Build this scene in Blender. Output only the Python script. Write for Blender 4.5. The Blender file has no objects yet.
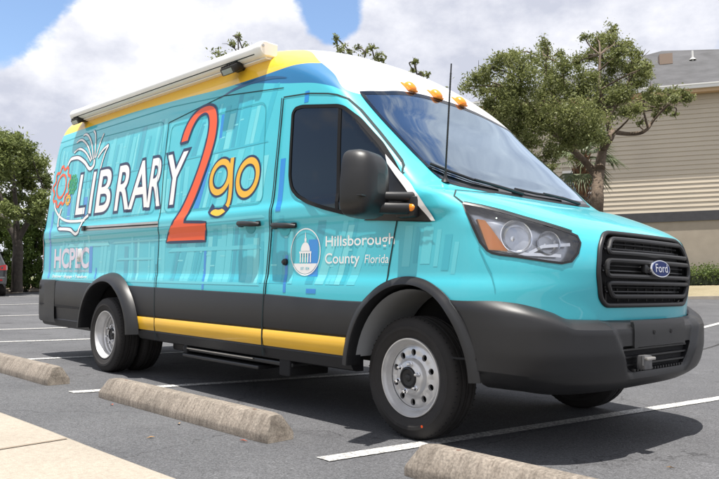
import bpy, bmesh, math, random
from mathutils import Vector, Matrix
random.seed(7)
SC = bpy.context.scene
COL = SC.collection
R = math.radians
PI = math.pi

# ------------------------------------------------------------------ camera
CAM = Vector((2.78997635, -3.95824213, 0.88253146))
yaw, pit, rol = R(136.90488042), R(3.34934648), R(1.02593166)
FW = Vector((math.cos(yaw)*math.cos(pit), math.sin(yaw)*math.cos(pit), math.sin(pit)))
RT = Vector((math.sin(yaw), -math.cos(yaw), 0))
UP = RT.cross(FW)
R2 = RT*math.cos(rol)+UP*math.sin(rol)
U2 = UP*math.cos(rol)-RT*math.sin(rol)
cd = bpy.data.cameras.new('camera'); cam = bpy.data.objects.new('camera', cd); COL.objects.link(cam)
cd.sensor_width = 36; cd.lens = 36*716.961/719; cd.clip_end = 2000; cd.clip_start = .05
cam.matrix_world = Matrix(((R2.x, U2.x, -FW.x, CAM.x), (R2.y, U2.y, -FW.y, CAM.y), (R2.z, U2.z, -FW.z, CAM.z), (0, 0, 0, 1)))
SC.camera = cam

# ------------------------------------------------------------------ materials
def s2l(c):
    return tuple((v/255/12.92 if v/255 <= .04045 else ((v/255+.055)/1.055)**2.4) for v in c)
def new_mat(name):
    m = bpy.data.materials.new(name); m.use_nodes = True
    nt = m.node_tree; return m, nt, nt.nodes['Principled BSDF']
def simple(name, col, rough=.5, metal=0, coat=0, spec=.5, var=0, vscale=8, bump=0, bscale=60, bdist=.01, trans=0):
    m, nt, b = new_mat(name); N = nt.nodes; L = nt.links
    b.inputs['Base Color'].default_value = (*col, 1); b.inputs['Roughness'].default_value = rough
    b.inputs['Metallic'].default_value = metal; b.inputs['Coat Weight'].default_value = coat
    b.inputs['Coat Roughness'].default_value = .04; b.inputs['Specular IOR Level'].default_value = spec
    if trans: b.inputs['Transmission Weight'].default_value = trans
    tc = N.new('ShaderNodeTexCoord')
    if var:
        n = N.new('ShaderNodeTexNoise'); n.inputs['Scale'].default_value = vscale; n.inputs['Detail'].default_value = 6
        L.new(tc.outputs['Object'], n.inputs['Vector'])
        mr = N.new('ShaderNodeMapRange'); mr.inputs['From Min'].default_value = .3; mr.inputs['From Max'].default_value = .7
        mr.inputs['To Min'].default_value = 1-var; mr.inputs['To Max'].default_value = 1+var
        L.new(n.outputs['Fac'], mr.inputs['Value'])
        vm = N.new('ShaderNodeVectorMath'); vm.operation = 'SCALE'; vm.inputs[0].default_value = col
        L.new(mr.outputs['Result'], vm.inputs['Scale']); L.new(vm.outputs['Vector'], b.inputs['Base Color'])
        mr2 = N.new('ShaderNodeMapRange'); mr2.inputs['To Min'].default_value = max(0, rough-.08); mr2.inputs['To Max'].default_value = min(1, rough+.08)
        L.new(n.outputs['Fac'], mr2.inputs['Value']); L.new(mr2.outputs['Result'], b.inputs['Roughness'])
    if bump:
        n2 = N.new('ShaderNodeTexNoise'); n2.inputs['Scale'].default_value = bscale; n2.inputs['Detail'].default_value = 4
        L.new(tc.outputs['Object'], n2.inputs['Vector'])
        bp = N.new('ShaderNodeBump'); bp.inputs['Strength'].default_value = bump; bp.inputs['Distance'].default_value = bdist
        L.new(n2.outputs['Fac'], bp.inputs['Height']); L.new(bp.outputs['Normal'], b.inputs['Normal'])
    return m

TEAL = (.064, .485, .575)
M = {}
M['teal'] = simple('turquoise_wrap', TEAL, .28, 0, .6)
M['yellow'] = simple('yellow_wrap', s2l((226, 176, 44)), .35, 0, .4, var=.05, vscale=3)
M['white'] = simple('white_paint', (.82, .82, .81), .3, 0, .4)
M['clad'] = simple('charcoal_plastic', (.0135, .0138, .0152), .44, 0, 0, .45, var=.22, vscale=4, bump=.25, bscale=420, bdist=.001)
M['black'] = simple('black_plastic', (.012, .012, .013), .42, var=.1)
M['seal'] = simple('window_rubber', (.012, .012, .013), .75, 0, 0, .15)
M['dark'] = simple('underbody_black', (.007, .007, .008), .85)
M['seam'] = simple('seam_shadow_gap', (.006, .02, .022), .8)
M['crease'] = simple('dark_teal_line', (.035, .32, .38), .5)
M['glassblk'] = simple('tinted_side_glass', (.006, .007, .008), .03, 0, 0, .5)
M['rubber'] = simple('tyre_rubber', (.019, .017, .016), .78, var=.25, vscale=9, bump=.15, bscale=90, bdist=.002)
M['steel'] = simple('silver_wheel_paint', (.62, .615, .61), .36, .55, 0, .5, var=.08, vscale=14)
M['chrome'] = simple('chrome', (.75, .75, .76), .12, 1)
M['alu'] = simple('aluminium', (.52, .50, .47), .35, .8, var=.08)
M['zinc'] = simple('dull_zinc', (.16, .16, .165), .4, .6, var=.2, vscale=30)
M['awn'] = simple('white_awning_case', (.84, .84, .84), .35, var=.04, vscale=3)
M['amber'] = simple('amber_lens', (.95, .26, .012), .2, 0, .5)
M['red'] = simple('red_lens', s2l((150, 12, 14)), .2, 0, .3)
M['navy'] = simple('navy_vinyl', (.012, .026, .075), .35)
M['lwhite'] = simple('white_vinyl', (.78, .77, .76), .35)
M['orange'] = simple('orange_vinyl', s2l((232, 86, 32)), .35)
M['gold'] = simple('gold_vinyl', s2l((224, 172, 46)), .35)
M['green'] = simple('green_vinyl', s2l((40, 150, 90)), .35)
M['pink'] = simple('pale_lilac_vinyl', s2l((214, 205, 218)), .35)
M['bkA'] = simple('book_light_teal', (.105, .55, .63), .28, 0, .4)
M['bkB'] = simple('book_mid_teal', (.042, .42, .52), .28, 0, .4)
M['bkC'] = simple('book_pale_teal', (.16, .60, .65), .28, 0, .4)
M['bkD'] = simple('book_blue', (.012, .22, .60), .28, 0, .6)
M['bkE'] = simple('book_deep_teal', (.030, .35, .45), .28, 0, .6)
M['crease_shade'] = simple('crease_shade_blue', (.012, .075, .17), .28, 0, .6)
M['emblue'] = simple('emblem_blue', (.004, .016, .10), .45, 0, 0, .2)
M['seat'] = simple('grey_seat_fabric', (.022, .026, .03), .9)
M['dash'] = simple('dashboard', (.012, .013, .015), .7)

def body_paint():
    m, nt, b = new_mat('van_body_wrap'); N = nt.nodes; L = nt.links
    b.inputs['Roughness'].default_value = .42; b.inputs['Coat Weight'].default_value = .75; b.inputs['Coat Roughness'].default_value = .015; b.inputs['Specular IOR Level'].default_value = .25
    prev = None
    tc = N.new('ShaderNodeTexCoord')
    base = N.new('ShaderNodeRGB'); base.outputs[0].default_value = (*TEAL, 1)
    prev = base.outputs[0]
    for attr, col in (('s_blue', (.016, .15, .33)), ('s_yellow', s2l((240, 192, 52))), ('s_white', (.82, .82, .81))):
        a = N.new('ShaderNodeAttribute'); a.attribute_name = attr
        mr = N.new('ShaderNodeMapRange'); mr.inputs['From Min'].default_value = -.002; mr.inputs['From Max'].default_value = .002
        L.new(a.outputs['Fac'], mr.inputs['Value'])
        mx = N.new('ShaderNodeMix'); mx.data_type = 'RGBA'
        L.new(mr.outputs['Result'], mx.inputs[0]); L.new(prev, mx.inputs[6]); mx.inputs[7].default_value = (*col, 1)
        prev = mx.outputs[2]
    L.new(prev, b.inputs['Base Color'])
    n = N.new('ShaderNodeTexNoise'); n.inputs['Scale'].default_value = 1.6; n.inputs['Detail'].default_value = 2
    L.new(tc.outputs['Object'], n.inputs['Vector'])
    bp = N.new('ShaderNodeBump'); bp.inputs['Strength'].default_value = .08; bp.inputs['Distance'].default_value = .012
    L.new(n.outputs['Fac'], bp.inputs['Height']); L.new(bp.outputs['Normal'], b.inputs['Coat Normal'])
    return m
M['paint'] = body_paint()

def glass_mat(name, tint, rough=.0, k=1.35, gc=(1, 1, 1)):
    m = bpy.data.materials.new(name); m.use_nodes = True; nt = m.node_tree; N = nt.nodes; L = nt.links
    N.clear(); out = N.new('ShaderNodeOutputMaterial')
    tr = N.new('ShaderNodeBsdfTransparent'); tr.inputs['Color'].default_value = (*tint, 1)
    gl = N.new('ShaderNodeBsdfGlossy'); gl.inputs['Roughness'].default_value = rough; gl.inputs['Color'].default_value = (*gc, 1)
    lw = N.new('ShaderNodeFresnel'); lw.inputs['IOR'].default_value = 1.52
    mr = N.new('ShaderNodeMath'); mr.operation = 'MULTIPLY_ADD'; mr.inputs[1].default_value = k; mr.inputs[2].default_value = .02; mr.use_clamp = True
    L.new(lw.outputs['Fac'], mr.inputs[0])
    mx = N.new('ShaderNodeMixShader'); L.new(mr.outputs[0], mx.inputs[0]); L.new(tr.outputs[0], mx.inputs[1]); L.new(gl.outputs[0], mx.inputs[2])
    L.new(mx.outputs[0], out.inputs['Surface']); return m
M['wsglass'] = glass_mat('windshield_glass', (.30, .45, .58), k=2.6, gc=(.74, .88, 1.0))
M['lens'] = glass_mat('clear_lens', (.96, .97, .98))

# ------------------------------------------------------------------ mesh helpers
class MB:
    def __init__(s): s.v = []; s.f = []; s.m = []; s.mats = []
    def mi(s, mat):
        if mat not in s.mats: s.mats.append(mat)
        return s.mats.index(mat)
    def add(s, vs, fs, mat):
        o = len(s.v); s.v += [tuple(v) for v in vs]; k = s.mi(mat)
        for f in fs: s.f.append([o+i for i in f]); s.m.append(k)
    def box(s, c, d, mat, rot=None, bev=0):
        bm = bmesh.new(); bmesh.ops.create_cube(bm, size=1)
        for v in bm.verts: v.co = Vector((v.co.x*d[0], v.co.y*d[1], v.co.z*d[2]))
        if bev: bmesh.ops.bevel(bm, geom=bm.edges[:], offset=bev, segments=2, profile=.6, affect='EDGES')
        if rot is not None: bmesh.ops.transform(bm, matrix=rot, verts=bm.verts)
        bmesh.ops.translate(bm, vec=c, verts=bm.verts); s.bm(bm, mat)
    def bm(s, bm, mat):
        bm.verts.index_update(); s.add([v.co[:] for v in bm.verts], [[v.index for v in f.verts] for f in bm.faces], mat); bm.free()
    def tube(s, pts, rad, mat, n=8, caps=True):
        pts = [Vector(p) for p in pts]; rs = rad if isinstance(rad, (list, tuple)) else [rad]*len(pts)
        vs = []; fs = []; ref = None
        for i, p in enumerate(pts):
            t = (pts[min(i+1, len(pts)-1)]-pts[max(i-1, 0)]).normalized()
            if ref is None: ref = t.orthogonal().normalized()
            a = (ref-t*ref.dot(t)); a = a.normalized() if a.length > 1e-6 else t.orthogonal().normalized(); ref = a; b = t.cross(a)
            for k in range(n):
                an = 2*PI*k/n; vs.append(p+(a*math.cos(an)+b*math.sin(an))*rs[i])
        for i in range(len(pts)-1):
            for k in range(n): fs.append([i*n+k, i*n+(k+1) % n, (i+1)*n+(k+1) % n, (i+1)*n+k])
        if caps: fs.append(list(range(n))[::-1]); fs.append([(len(pts)-1)*n+k for k in range(n)])
        s.add(vs, fs, mat)
    def lathe(s, prof, mat, org=(0, 0, 0), n=64, a0=0, axis=Vector((0, 1, 0)), closed=False):
        ax = Vector(axis).normalized(); u = Vector((1, 0, 0)) if abs(ax.x) < .9 else Vector((0, 0, 1)); u = (u-ax*u.dot(ax)).normalized(); w = ax.cross(u)
        vs = []; fs = []; k = len(prof)
        for i in range(n):
            an = a0+2*PI*i/n; d = u*math.cos(an)+w*math.sin(an)
            for r, h in prof: vs.append(Vector(org)+d*r+ax*h)
        for i in range(n):
            j = (i+1) % n
            for q in range(k-1 if not closed else k): q2 = (q+1) % k; fs.append([i*k+q, i*k+q2, j*k+q2, j*k+q])
        s.add(vs, fs, mat)
    def strip(s, rows, mat, closed=False):
        n = len(rows[0]); vs = [p for r in rows for p in r]; fs = []
        for i in range(len(rows)-1):
            for k in range(n-1): fs.append([i*n+k, i*n+k+1, (i+1)*n+k+1, (i+1)*n+k])
        s.add(vs, fs, mat)
OFF = {}
def link(o, parent=None, shift=True):
    COL.objects.link(o)
    if parent is not None:
        o.parent = parent
        if shift: o.location = -OFF.get(parent.name, Vector((0, 0, 0)))
    return o
def build(name, mb, parent=None, smooth=True, loc=None, angle=40, shift=True, recalc=True):
    me = bpy.data.meshes.new(name); me.from_pydata(mb.v, [], mb.f)
    for m in mb.mats: me.materials.append(m)
    me.polygons.foreach_set('material_index', mb.m)
    if recalc:
        bm = bmesh.new(); bm.from_mesh(me); bmesh.ops.recalc_face_normals(bm, faces=bm.faces); bm.to_mesh(me); bm.free()
    if smooth: shade(me, angle)
    o = bpy.data.objects.new(name, me); link(o, parent, shift)
    if loc is not None: o.location = loc
    return o
def shade(me, angle=40):
    me.polygons.foreach_set('use_smooth', [True]*len(me.polygons))
    bm = bmesh.new(); bm.from_mesh(me); ca = R(angle)
    for e in bm.edges:
        if len(e.link_faces) == 2: e.smooth = e.calc_face_angle(0) < ca
    bm.to_mesh(me); bm.free()
def empty(name, loc, parent=None):
    o = bpy.data.objects.new(name, None); o.empty_display_size = .2; link(o, parent); o.location = Vector(loc) if parent is None else Vector(loc)-OFF.get(parent.name, Vector())
    OFF[o.name] = Vector(loc); return o
def tag(o, label, cat=None, group=None, kind=None):
    if label: o['label'] = label
    if cat: o['category'] = cat
    if group: o['group'] = group
    if kind: o['kind'] = kind
    return o

def pchip(xs,ys):
    n=len(xs); h=[xs[i+1]-xs[i] for i in range(n-1)]; d=[(ys[i+1]-ys[i])/h[i] for i in range(n-1)]
    m=[0]*n; m[0]=d[0]; m[-1]=d[-1]
    for i in range(1,n-1):
        if d[i-1]*d[i]<=0: m[i]=0
        else:
            w1=2*h[i]+h[i-1]; w2=h[i]+2*h[i-1]; m[i]=(w1+w2)/(w1/d[i-1]+w2/d[i])
    def f(x):
        if x<=xs[0]: return ys[0]
        if x>=xs[-1]: return ys[-1]
        lo,hi=0,n-1
        while hi-lo>1:
            k=(lo+hi)//2
            if xs[k]<=x: lo=k
            else: hi=k
        t=(x-xs[lo])/h[lo]
        return ((1+2*t)*(1-t)**2*ys[lo]+t*(1-t)**2*h[lo]*m[lo]+t*t*(3-2*t)*ys[lo+1]+t*t*(t-1)*h[lo]*m[lo+1])
    return f
WID=pchip([.3,.5,.8,.86,.93,1.1,1.24,1.30,1.36,1.42,1.5,1.7,2.0,2.2,2.35,2.45,2.55,2.63,2.69,2.73,2.755,2.765],
          [1.0,1.03,1.035,1.033,1.02,1.02,1.022,1.033,1.034,1.02,1.012,.998,.97,.95,.93,.908,.87,.81,.71,.58,.40,.22])
XF=pchip([.3,.5,.78,.98,1.10,1.17,1.22,1.28,1.34,1.385,1.415,1.44,1.6,1.8,2.0,2.17,2.27,2.42,2.55,2.65,2.71,2.745,2.765],
         [.90,.945,.97,.993,.972,.93,.85,.70,.52,.37,.245,.195,.012,-.203,-.415,-.575,-.665,-.845,-1.05,-1.30,-1.62,-2.0,-2.5])
AF=pchip([.3,.8,1.1,1.25,1.34,1.40,1.6,2.1,2.4,2.6,2.765],[.55,.6,.62,.5,.39,.245,.228,.248,.51,.8,.8])
NF=pchip([.3,1.1,1.25,1.4,2.1,2.3,2.765],[2.7,2.6,2.8,3.9,3.9,3.3,2.4])
XR=pchip([.3,1.2,1.8,2.4,2.6,2.7,2.765],[-5.62,-5.62,-5.57,-5.52,-5.47,-5.37,-5.1])
AR=.07; NR=3.0
def halfw(x,z):
    w=WID(z); xf=XF(z); a=AF(z); n=NF(z); xr=XR(z)
    if x>xf or x<xr: return None
    if x>xf-a: return w*(1-((x-xf+a)/a)**n)**(1/n)
    if x<xr+AR: return w*(1-((xr+AR-x)/AR)**NR)**(1/NR)
    return w
def frontx(y,z):
    w=WID(z); y=abs(y)
    if y>=w: return None
    n=NF(z); a=AF(z)
    return XF(z)-a+a*(1-(y/w)**n)**(1/n)
def inside(x,y,z):
    if z<.3 or z>2.765: return False
    h=halfw(x,z)
    return h is not None and abs(y)<h

# ------------------------------------------------------------------ van body surface
NT = Vector((1, -1, 0)).normalized()
def side_pt(x, z, eps=0, sg=-1):
    h = halfw(x, z); return Vector((x, sg*(h+eps), z))
def front_pt(y, z, eps=0):
    x = frontx(y, z); return Vector((x+eps, y, z))
def diag_pt(t, z, eps=0, sg=-1):
    # hit the hull along the 45 degree direction at the nose corner; t = (x+y')/sqrt2 with y' = -|y|
    e1 = Vector((1, 1, 0))/math.sqrt(2); dr = Vector((1, -1, 0))/math.sqrt(2)
    lo, hi = -1.5, 3.0
    for _ in range(40):
        m = (lo+hi)/2; p = e1*t+dr*m
        if inside(p.x, p.y, z): lo = m
        else: hi = m
    p = e1*t+dr*(lo+eps); return Vector((p.x, p.y if sg < 0 else -p.y, z))

QW = pchip([-5.7, -2.3, -1.7, -1.35, -.962, -.785, -.585, -.5, .5], [2.745, 2.735, 2.70, 2.603, 2.384, 2.266, 2.102, 2.08, 2.08])
QY = pchip([-5.7, -4, -2.8, -1.96, -1.58, -1.36, -1.19, -1.04, -.962, -.85], [2.485, 2.475, 2.435, 2.395, 2.392, 2.394, 2.396, 2.392, 2.384, 2.62])
QB = pchip([-5.7, -2.0, -1.954, -1.55, -1.21, -.91, -.72, -.585, -.45], [2.60, 2.60, 2.41, 2.335, 2.267, 2.211, 2.154, 2.102, 2.2])

def lin(a, b, n): return [a+(b-a)*i/(n-1) for i in range(n)]
ZS = lin(.5, 1.14, 27)+lin(1.155, 1.44, 22)+lin(1.47, 2.12, 27)+lin(2.15, 2.66, 22)+[2.675, 2.69, 2.703, 2.715, 2.725, 2.734, 2.742, 2.749, 2.755, 2.76, 2.7645]
def half_contour(z, ns=170):
    w = WID(z); xf = XF(z); a = AF(z); n = NF(z); xr = XR(z); pts = []
    for i in range(7): pts.append((xr, -w*.9*i/6*1.0))
    for i in range(1, 8):
        th = PI/2*i/8
        pts.append((xr+AR-AR*math.cos(th)**(2/NR), -(w*.9+w*.1*math.sin(th)**(2/NR))))
    for i in range(ns): pts.append((xr+AR+(xf-a-xr-AR)*i/(ns-1), -w))
    for i in range(1, 46):
        th = PI/2*(1-i/45)
        pts.append((xf-a+a*max(0, math.cos(th))**(2/n), -w*max(0, math.sin(th))**(2/n)))
    return pts
def halfw(x, z):
    w = WID(z); xf = XF(z); a = AF(z); n = NF(z); xr = XR(z)
    if x > xf or x < xr: return None
    if x > xf-a: return w*(1-((x-xf+a)/a)**n)**(1/n)
    if x < xr+AR: return w*.9+w*.1*max(0, 1-((xr+AR-x)/AR)**NR)**(1/NR)
    return w
def ring(z):
    h = half_contour(z); full = h+[(x, -y) for x, y in h[-2:0:-1]]
    return [Vector((x, y, z)) for x, y in full]
def hull():
    mb = MB(); rows = [ring(z) for z in ZS]; n = len(rows[0]); vs = [p for r in rows for p in r]; fs = []
    for i in range(len(rows)-1):
        for k in range(n): fs.append([i*n+k, i*n+(k+1) % n, (i+1)*n+(k+1) % n, (i+1)*n+k])
    fs.append(list(range(n))[::-1]); fs.append([(len(rows)-1)*n+k for k in range(n)])
    mb.add(vs, fs, M['paint']); mb.mi(M['dark']); mb.mi(M['chrome']); return mb
def cutter(name, mb):
    o = build(name, mb, smooth=False)
    return o
def apply_bool(o, cutters, op='DIFFERENCE'):
    for c in cutters:
        md = o.modifiers.new('b', 'BOOLEAN'); md.operation = op; md.object = c; md.solver = 'EXACT'; md.material_mode = 'INDEX'
    dg = bpy.context.evaluated_depsgraph_get(); dg.update()
    me = bpy.data.meshes.new_from_object(o.evaluated_get(dg)); old = o.data; o.modifiers.clear(); o.data = me
    bpy.data.meshes.remove(old)
def drop(cs):
    for c in cs:
        me = c.data; bpy.data.objects.remove(c); bpy.data.meshes.remove(me)
def arch_cutter(xc, zc, rx, rz, y0, y1, idx=1):
    mb = MB(); mb.mi(M['paint']); n = 72; vs = []
    for y in (y0, y1):
        for k in range(n): vs.append((xc+rx*math.cos(2*PI*k/n), y, zc+rz*math.sin(2*PI*k/n)))
    fs = [[k, (k+1) % n, n+(k+1) % n, n+k] for k in range(n)]+[list(range(n))[::-1], [n+k for k in range(n)]]
    mb.add(vs, fs, M['dark']); return cutter('cut', mb)
FA = dict(xc=.06, zc=.345, rx=.455, rz=.525)       # front arch opening
RA = dict(xc=-3.745, zc=.345, rx=.52, rz=.495)     # rear arch opening
def arch_cutters():
    out = []
    for s in (-1, 1):
        ys = sorted((s*.55, s*1.4))
        out.append(arch_cutter(FA['xc'], FA['zc'], FA['rx']+.02, FA['rz']+.02, *ys)); out.append(arch_cutter(RA['xc'], RA['zc'], RA['rx']+.02, RA['rz']+.02, *ys))
    return out

# flat 2-D shapes (curves / text) turned into meshes and draped on the hull
def poly_mesh(loops, res=.06):
    cu = bpy.data.curves.new('tmp', 'CURVE'); cu.dimensions = '2D'; cu.fill_mode = 'FRONT'
    for lp in loops:
        sp = cu.splines.new('POLY'); sp.points.add(len(lp)-1); sp.use_cyclic_u = True
        for p, q in zip(sp.points, lp): p.co = (q[0], q[1], 0, 1)
    return curve_bm(cu, res)
def curve_bm(cu, res):
    o = bpy.data.objects.new('tmp', cu); COL.objects.link(o); dg = bpy.context.evaluated_depsgraph_get(); dg.update()
    me = bpy.data.meshes.new_from_object(o.evaluated_get(dg)); bpy.data.objects.remove(o); bpy.data.curves.remove(cu)
    bm = bmesh.new(); bm.from_mesh(me); bpy.data.meshes.remove(me)
    bmesh.ops.remove_doubles(bm, verts=bm.verts, dist=1e-5)
    return bm
def text_bm(txt, box, shear=0, offset=0, capch='H', track=1.0):
    # box = x0, x1, baseline z, cap-height z
    def mk(t, off):
        cu = bpy.data.curves.new('tmp', 'FONT'); cu.body = t; cu.size = 1; cu.shear = 0; cu.offset = off; cu.space_character = track; cu.fill_mode = 'FRONT'; cu.resolution_u = 6
        cu.dimensions = '2D'; return curve_bm(cu, 0)
    ref = mk(capch, 0); zs = [v.co.y for v in ref.verts]; h0, h1 = min(zs), max(zs); ref.free()
    b0 = mk(txt, 0); xs = [v.co.x for v in b0.verts]; w0, w1 = min(xs), max(xs); b0.free()
    bm = mk(txt, offset)
    sx = (box[1]-box[0]-shear*(box[3]-box[2]))/(w1-w0); sz = (box[3]-box[2])/(h1-h0)
    for v in bm.verts:
        z = (v.co.y-h0)*sz; v.co = Vector((box[0]+(v.co.x-w0)*sx+shear*z, box[2]+z, 0))
    return bm
def bisect(bm, step=.05, stepx=None):
    ys = [v.co.y for v in bm.verts]; y = math.floor(min(ys)/step)*step+step
    while y < max(ys):
        bmesh.ops.bisect_plane(bm, geom=bm.verts[:]+bm.edges[:]+bm.faces[:], plane_co=(0, y, 0), plane_no=(0, 1, 0)); y += step
    if stepx:
        xs = [v.co.x for v in bm.verts]; x = math.floor(min(xs)/stepx)*stepx+stepx
        while x < max(xs):
            bmesh.ops.bisect_plane(bm, geom=bm.verts[:]+bm.edges[:]+bm.faces[:], plane_co=(x, 0, 0), plane_no=(1, 0, 0)); x += stepx
def drape_side(mb, bm, mat, eps, sg=-1, tilt=0, x0=0, step=.05, stepx=.25):
    if tilt:
        for v in bm.verts: v.co.y += tilt*(v.co.x-x0)
    bisect(bm, step, stepx)
    for v in bm.verts: v.co = side_pt(v.co.x, v.co.y, eps, sg)
    mb.bm(bm, mat)
def drape_front(mb, bm, mat, eps, step=.05, stepx=.05):
    bisect(bm, step, stepx)
    for v in bm.verts: v.co = front_pt(v.co.x, v.co.y, eps)
    mb.bm(bm, mat)
def drape_diag(mb, bm, mat, eps, sg=-1, step=.04):
    bisect(bm, step, step)
    for v in bm.verts: v.co = diag_pt(v.co.x, v.co.y, eps, sg)
    mb.bm(bm, mat)
def spline(pts, n=8, closed=False):
    out = []; m = len(pts); rng = m if closed else m-1
    for i in range(rng):
        g = (lambda k: pts[k % m]) if closed else (lambda k: pts[max(0, min(m-1, k))])
        p0, p1, p2, p3 = g(i-1), g(i), g(i+1), g(i+2)
        for k in range(n):
            t = k/n
            out.append(tuple(.5*(2*b+(c-a)*t+(2*a-5*b+4*c-d)*t*t+(3*b-a-3*c+d)*t**3) for a, b, c, d in zip(p0, p1, p2, p3)))
    if not closed: out.append(tuple(pts[-1]))
    return out
def roundpoly(pts, r, n=5):
    out = []; m = len(pts)
    for i in range(m):
        p = Vector(pts[i]); a = (Vector(pts[i-1])-p); b = (Vector(pts[(i+1) % m])-p)
        ra = min(r, a.length*.45, b.length*.45); p0 = p+a.normalized()*ra; p2 = p+b.normalized()*ra
        for k in range(n+1):
            t = k/n; out.append(tuple(p0*(1-t)**2+p*2*t*(1-t)+p2*t*t))
    return out
def stroke(pts, w, closed=False):
    # polygon loops of a 2-D stroke
    P = [Vector(p[:2]) for p in pts]; m = len(P); L = []; Rr = []
    ws = w if isinstance(w, (list, tuple)) else [w]*m
    for i in range(m):
        a = P[i-1] if (i > 0 or closed) else P[i]; b = P[(i+1) % m] if (i < m-1 or closed) else P[i]
        t = (b-a); t = t.normalized() if t.length > 1e-9 else Vector((1, 0)); nn = Vector((-t.y, t.x))
        L.append(tuple(P[i]+nn*ws[i]/2)); Rr.append(tuple(P[i]-nn*ws[i]/2))
    return [L, Rr[::-1]] if closed else [L+Rr[::-1]]
def ell(cx, cz, rx, rz, n=40, sh=0):
    return [(cx+rx*math.cos(2*PI*k/n)+sh*rz*math.sin(2*PI*k/n), cz+rz*math.sin(2*PI*k/n)) for k in range(n)]
def stroke3(mb, pts, fn, w, mat, eps=.002, closed=False):
    # ribbon on the hull through 2-D surface coordinates; fn maps (a,b,eps) to a point
    for lp in [stroke(pts, w, closed)]:
        if closed:
            A, B = lp[0], lp[1][::-1]; n = len(A)
            vs = [fn(a, b, eps) for a, b in A]+[fn(a, b, eps) for a, b in B]
            mb.add(vs, [[k, (k+1) % n, n+(k+1) % n, n+k] for k in range(n)], mat)
        else:
            h = len(lp[0])//2; A = lp[0][:h]; B = lp[0][h:][::-1]
            vs = [fn(a, b, eps) for a, b in A]+[fn(a, b, eps) for a, b in B]
            mb.add(vs, [[k, k+1, h+k+1, h+k] for k in range(h-1)], mat)
def dense(pts, step=.05):
    out = []
    for a, b in zip(pts[:-1], pts[1:]):
        d = math.dist(a, b); n = max(1, int(d/step))
        for k in range(n): out.append(tuple(p+(q-p)*k/n for p, q in zip(a, b)))
    out.append(tuple(pts[-1])); return out

# ================================================================== THE VAN
van = empty('library_van', (0, 0, 0))
tag(van, 'turquoise mobile library van with roof awning and book lettering, parked on the asphalt', 'van')

# ---- hull
body = build('body', hull(), van, smooth=False)
HL = [(.413, 1.305), (.45, 1.25), (.489, 1.184), (.535, 1.095), (.575, 1.052), (.60, 1.038), (.638, 1.030), (.70, 1.022), (.76, 1.011), (.82, .999), (.86, .992), (.885, 1.003), (.896, 1.046), (.893, 1.10), (.878, 1.135), (.855, 1.152), (.78, 1.189), (.69, 1.222), (.588, 1.258), (.50, 1.285)]
def hl_t(x, z):
    # (x,z) on the right side -> diagonal coordinate
    h = halfw(x, z)
    if h is None: h = 0; x = XF(z)
    return ((x-h)/math.sqrt(2), z)
HLD = [hl_t(x, z) for x, z in HL]
def ins2(p, poly):
    c = False; m = len(poly)
    for i in range(m):
        a, b = poly[i], poly[i-1]
        if (a[1] > p[1]) != (b[1] > p[1]) and p[0] < (b[0]-a[0])*(p[1]-a[1])/(b[1]-a[1])+a[0]: c = not c
    return c
def prism(loop, fn, e0, e1, mat, idx):
    mb = MB(); mb.mi(M['paint']); mb.mi(M['dark']); n = len(loop)
    cx = sum(p[0] for p in loop)/n; cz = sum(p[1] for p in loop)/n
    vs = [fn(a, b, e0) for a, b in loop]+[fn(a, b, e1) for a, b in loop]
    bm = poly_mesh([loop]); bisect(bm, .03, .03)
    mb2 = MB(); mb2.mats = [M['paint'], M['dark'], M['chrome']]
    for e in (e0, e1):
        b2 = bm.copy()
        for v in b2.verts: v.co = fn(v.co.x, v.co.y, e)
        mb2.bm(b2, mb2.mats[idx])
    # side walls from the boundary edges of the filled polygon
    bm.verts.index_update(); nv = len(bm.verts)
    k = mb2.mi(mb2.mats[idx])
    for e in bm.edges:
        if len(e.link_faces) == 1:
            a, b = e.verts[0].index, e.verts[1].index
            mb2.f.append([a, b, nv+b, nv+a]); mb2.m.append(k)
    bm.free(); return cutter('cut', mb2)
def spread(fn):
    return fn
cuts = arch_cutters()
cuts.append(prism(HLD, lambda a, b, e: diag_pt(a, b, e, -1), .06, -.11, None, 1))
cuts.append(prism(HLD, lambda a, b, e: diag_pt(a, b, e, 1), .06, -.11, None, 1))
GR = roundpoly([(-.445, 1.163), (.445, 1.163), (.525, 1.085), (.558, .965), (.52, .82), (.475, .782), (-.475, .782), (-.52, .82), (-.558, .965), (-.525, 1.085)], .05)
def gfn(y, z, e):
    # grille surface: the hull front, carried on smoothly
    return front_pt(max(-.9, min(.9, y)), z, e)
cuts.append(prism(GR, gfn, .08, -.07, None, 1))
WB = pchip([0, .26, .45, .61, .73, .81, .86], [1.447, 1.448, 1.451, 1.457, 1.465, 1.480, 1.50])
WT = pchip([0, .15, .40, .64, .82, .87], [2.235, 2.232, 2.207, 2.155, 2.118, 2.105])
WY = pchip([0, .10, .3, .55, .8, .94, 1], [.825, .843, .853, .858, .853, .849, .838])
def ws_yz(t, v):
    y = t*WY(v); z0 = WB(abs(y)); return (y, z0+(WT(abs(y))-z0)*v)
WSI = [ws_yz(t, .022) for t in lin(-.982, .982, 41)]+[ws_yz(.982, v) for v in lin(.05, .95, 19)]+[ws_yz(t, .975) for t in lin(.982, -.982, 41)]+[ws_yz(-.982, v) for v in lin(.95, .05, 19)]
cuts.append(prism(WSI, gfn, .08, -.03, None, 2))
apply_bool(body, cuts); drop(cuts)
me = body.data
bm = bmesh.new(); bm.from_mesh(me)
dele = [f for f in bm.faces if f.material_index == 2]
bmesh.ops.delete(bm, geom=dele, context='FACES'); bm.to_mesh(me); bm.free()
shade(me, 35)
for nm in ('s_white', 's_yellow', 's_blue'): me.attributes.new(nm, 'FLOAT', 'POINT')
W_, Y_, B_ = [], [], []
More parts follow.
